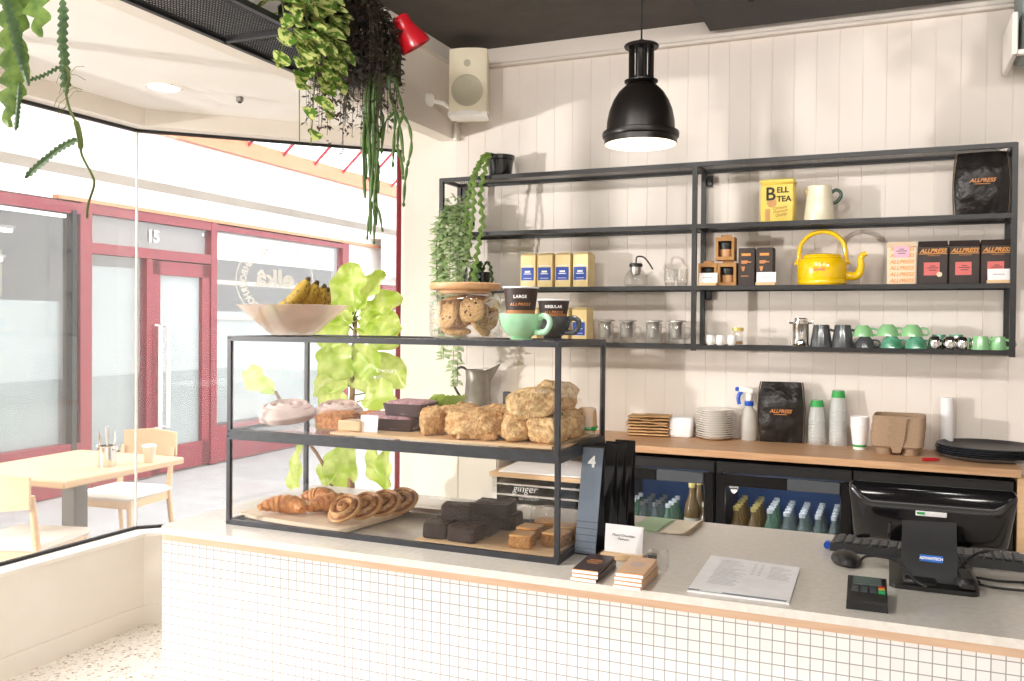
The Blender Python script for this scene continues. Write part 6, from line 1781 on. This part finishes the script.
for P in (((-1.945, 3.09, 2.09), (-1.965, 3.09, 2.03), (-1.975, 3.09, 1.93)), ((-1.945, 3.09, 2.09), (-1.94, 3.09, 2.0), (-1.942, 3.09, 1.91)), ((-1.943, 3.09, 2.09), (-1.92, 3.09, 2.05), (-1.9, 3.09, 1.96))): joints(P, .0065)
for P in (((-1.93, 3.13, 2.76), (-1.89, 3.12, 2.72), (-1.885, 3.1, 2.6), (-1.87, 3.1, 2.5), (-1.848, 3.1, 2.45)),
          ((-1.92, 3.13, 2.78), (-1.865, 3.12, 2.7), (-1.855, 3.1, 2.6), (-1.825, 3.1, 2.48), (-1.815, 3.1, 2.43)),
          ((-1.815, 3.1, 2.43), (-1.785, 3.1, 2.38), (-1.775, 3.1, 2.3), (-1.795, 3.1, 2.22)), ((-1.815, 3.1, 2.43), (-1.835, 3.1, 2.38), (-1.84, 3.1, 2.3)),
          ((-1.848, 3.1, 2.45), (-1.9, 3.1, 2.4), (-1.915, 3.1, 2.28)), ((-1.848, 3.1, 2.45), (-1.855, 3.1, 2.35), (-1.862, 3.1, 2.22)), ((-1.848, 3.1, 2.45), (-1.825, 3.1, 2.37), (-1.81, 3.1, 2.24)),
          ((-1.84, 3.1, 2.3), (-1.82, 3.1, 2.24), (-1.812, 3.1, 2.17)), ((-1.795, 3.1, 2.22), (-1.805, 3.1, 2.15), (-1.81, 3.1, 2.06))): joints(P, .0078)
mb.build('stems', 'rhips', t)

# fiddle leaf fig standing on the floor between counter and window
O = Vector((-2.2, 3.34, 0))
t = thing('fiddle_fig', 'fiddle leaf fig with big bright leaves standing behind the counter by the window', 'plant', tuple(O))
mb = MB(); mb.lathe([(0, 0), (.13, 0), (.16, .3), (.15, .3), (.14, .27), (0, .27)], seg=30); mb.build('pot', 'white', t)
mb = MB(); mb.lathe([(0, .275), (.145, .272)], seg=20); mb.build('soil', 'soil', t)
mb = MB()
mb.tube([Vector(p)-O for p in ((-2.2, 3.34, .27), (-2.21, 3.34, .7), (-2.204, 3.33, 1.066), (-2.195, 3.32, 1.245), (-2.186, 3.32, 1.468), (-2.177, 3.32, 1.619))], [.02, .018, .015, .013, .011, .007], 10)
mb.tube(sm([Vector(p)-O for p in ((-2.21, 3.34, .6), (-2.35, 3.32, .95), (-2.5, 3.3, 1.12), (-2.6, 3.3, 1.27))]), .008, 8)
mb.build('trunk', 'bark', t)
mb = MB(); r2 = random.Random(9)
def bigleaf(b, tp, W, dy=0., cup=.25, face=None):
    b = Vector(b)-O; e = Vector(tp)-O+Vector((0, dy, 0)); d = e-b; L_ = d.length; d.normalize()
    f_ = Vector(face or (.25, -1, .25)).normalized(); s = d.cross(f_).normalized(); n = s.cross(d)
    if n.dot(f_) < 0: n = -n
    def fn(u, v):
        q = (v-.5)*2
        wd = W*.5*(.12+.88*math.sin(PI*u**1.25)**.7 if 0 < u < 1 else .03)*(1-.25*math.exp(-((u-.38)/.12)**2))
        return b+d*(L_*u)+s*(wd*q)+n*(cup*wd*abs(q)*.9-.10*L_*u*u+.012*math.sin(u*16+q*2)*abs(q)-.006*(abs(q) < .12))
    mb.grid(fn, 16, 8)
LV = (((-2.179, 3.3, 1.636), (-2.207, 3.3, 1.858), .17), ((-2.164, 3.3, 1.637), (-2.073, 3.3, 1.829), .13), ((-2.153, 3.3, 1.619), (-1.971, 3.3, 1.715), .12), ((-2.153, 3.3, 1.601), (-1.95, 3.3, 1.572), .14),
      ((-2.179, 3.3, 1.592), (-2.393, 3.3, 1.726), .2), ((-2.195, 3.3, 1.574), (-2.365, 3.3, 1.546), .18), ((-2.158, 3.3, 1.566), (-1.954, 3.3, 1.503), .12), ((-2.203, 3.3, 1.313), (-2.396, 3.3, 1.365), .2),
      ((-2.183, 3.3, 1.344), (-2.289, 3.3, 1.484), .17), ((-2.079, 3.3, 1.286), (-1.965, 3.3, 1.439), .2), ((-2.192, 3.3, 1.247), (-2.351, 3.3, 1.195), .17), ((-2.243, 3.3, 1.03), (-2.392, 3.3, .821), .14),
      ((-2.077, 3.3, 1.076), (-2.065, 3.3, .848), .13), ((-1.996, 3.3, 1.058), (-2.034, 3.3, .853), .11), ((-2.595, 3.3, 1.266), (-2.852, 3.3, 1.36), .11), ((-2.13, 3.3, 1.249), (-1.943, 3.3, 1.28), .15),
      ((-2.184, 3.3, 1.49), (-2.023, 3.3, 1.376), .16), ((-2.459, 3.3, 1.04), (-2.514, 3.3, .774), .1), ((-2.191, 3.3, 1.069), (-2.269, 3.3, .84), .15), ((-2.22, 3.3, 1.468), (-2.342, 3.3, 1.366), .14), ((-2.142, 3.3, 1.469), (-2.12, 3.3, 1.272), .15))
for k, (b, e, W) in enumerate(LV): bigleaf(b, e, W*1.12, dy=r2.uniform(-.07, .07), face=(r2.uniform(-.3, .5), -1, r2.uniform(-.1, .6)))
mb.build('leaves', 'fig', t, recalc=False, sharp=80)
mb = MB()
for b, e, W in LV:
    b_ = Vector(b)-O; tx = Vector((-2.19, 3.32, min(1.6, b[2]-.02)))-O if b[0] > -2.4 else Vector((-2.55, 3.31, 1.2))-O
    if b[0] < -2.4 and b[2] < 1.1: tx = Vector((-2.47, 3.3, 1.1))-O
    mb.tube([tx, b_], .004, 5)
mb.build('leaf_stalks', 'stem', t)

# white lettering ring on the window, seen from inside so it reads backwards
c = Vector((-3.159, 4.003, 1.816)); az = math.atan2(D2.y, D2.x)
t = thing('window_sign', 'round white lettered sign on the corner window, seen in reverse', 'sign', tuple(c+Vector((NRM.x, NRM.y, 0))*.004), az+PI)
# local x runs along the glass as read from outside, local -y points outside
Rr = .212
mb = MB(); n = 96
vs = []
for i in range(n):
    a = 2*PI*i/n
    for r in (Rr-.0065, Rr): vs.append((r*math.cos(a), 0, r*math.sin(a)))
mb.add(vs, [(2*i, 2*((i+1) % n), 2*((i+1) % n)+1, 2*i+1) for i in range(n)]); mb.build('ring', 'lettering', t)
for i, ch in enumerate('NEIGHBOURHOOD'):
    a = math.radians(72-11.3*i); r = .168
    text(ch, .046, (r*math.cos(a), 0, r*math.sin(a)), 'lettering', t, rot=(PI/2, PI/2-a, 0), bold=.0022, ext=.0003, name='letter')
text('elk\u00e2', .13, (0, 0, .01), 'lettering', t, bold=.004, ext=.0003)
SC.view_settings.view_transform = 'Standard'
SC.view_settings.look = 'None'
SC.view_settings.exposure = EXPO
SC.view_settings.gamma = 1.0
SC.view_settings.use_curve_mapping = False
cy = SC.cycles
cy.use_denoising = True
cy.denoiser = 'OPENIMAGEDENOISE'
cy.max_bounces = 10; cy.diffuse_bounces = 5; cy.glossy_bounces = 4; cy.transmission_bounces = 6; cy.transparent_max_bounces = 40
cy.caustics_reflective = False; cy.caustics_refractive = False
cy.sample_clamp_indirect = 6.0
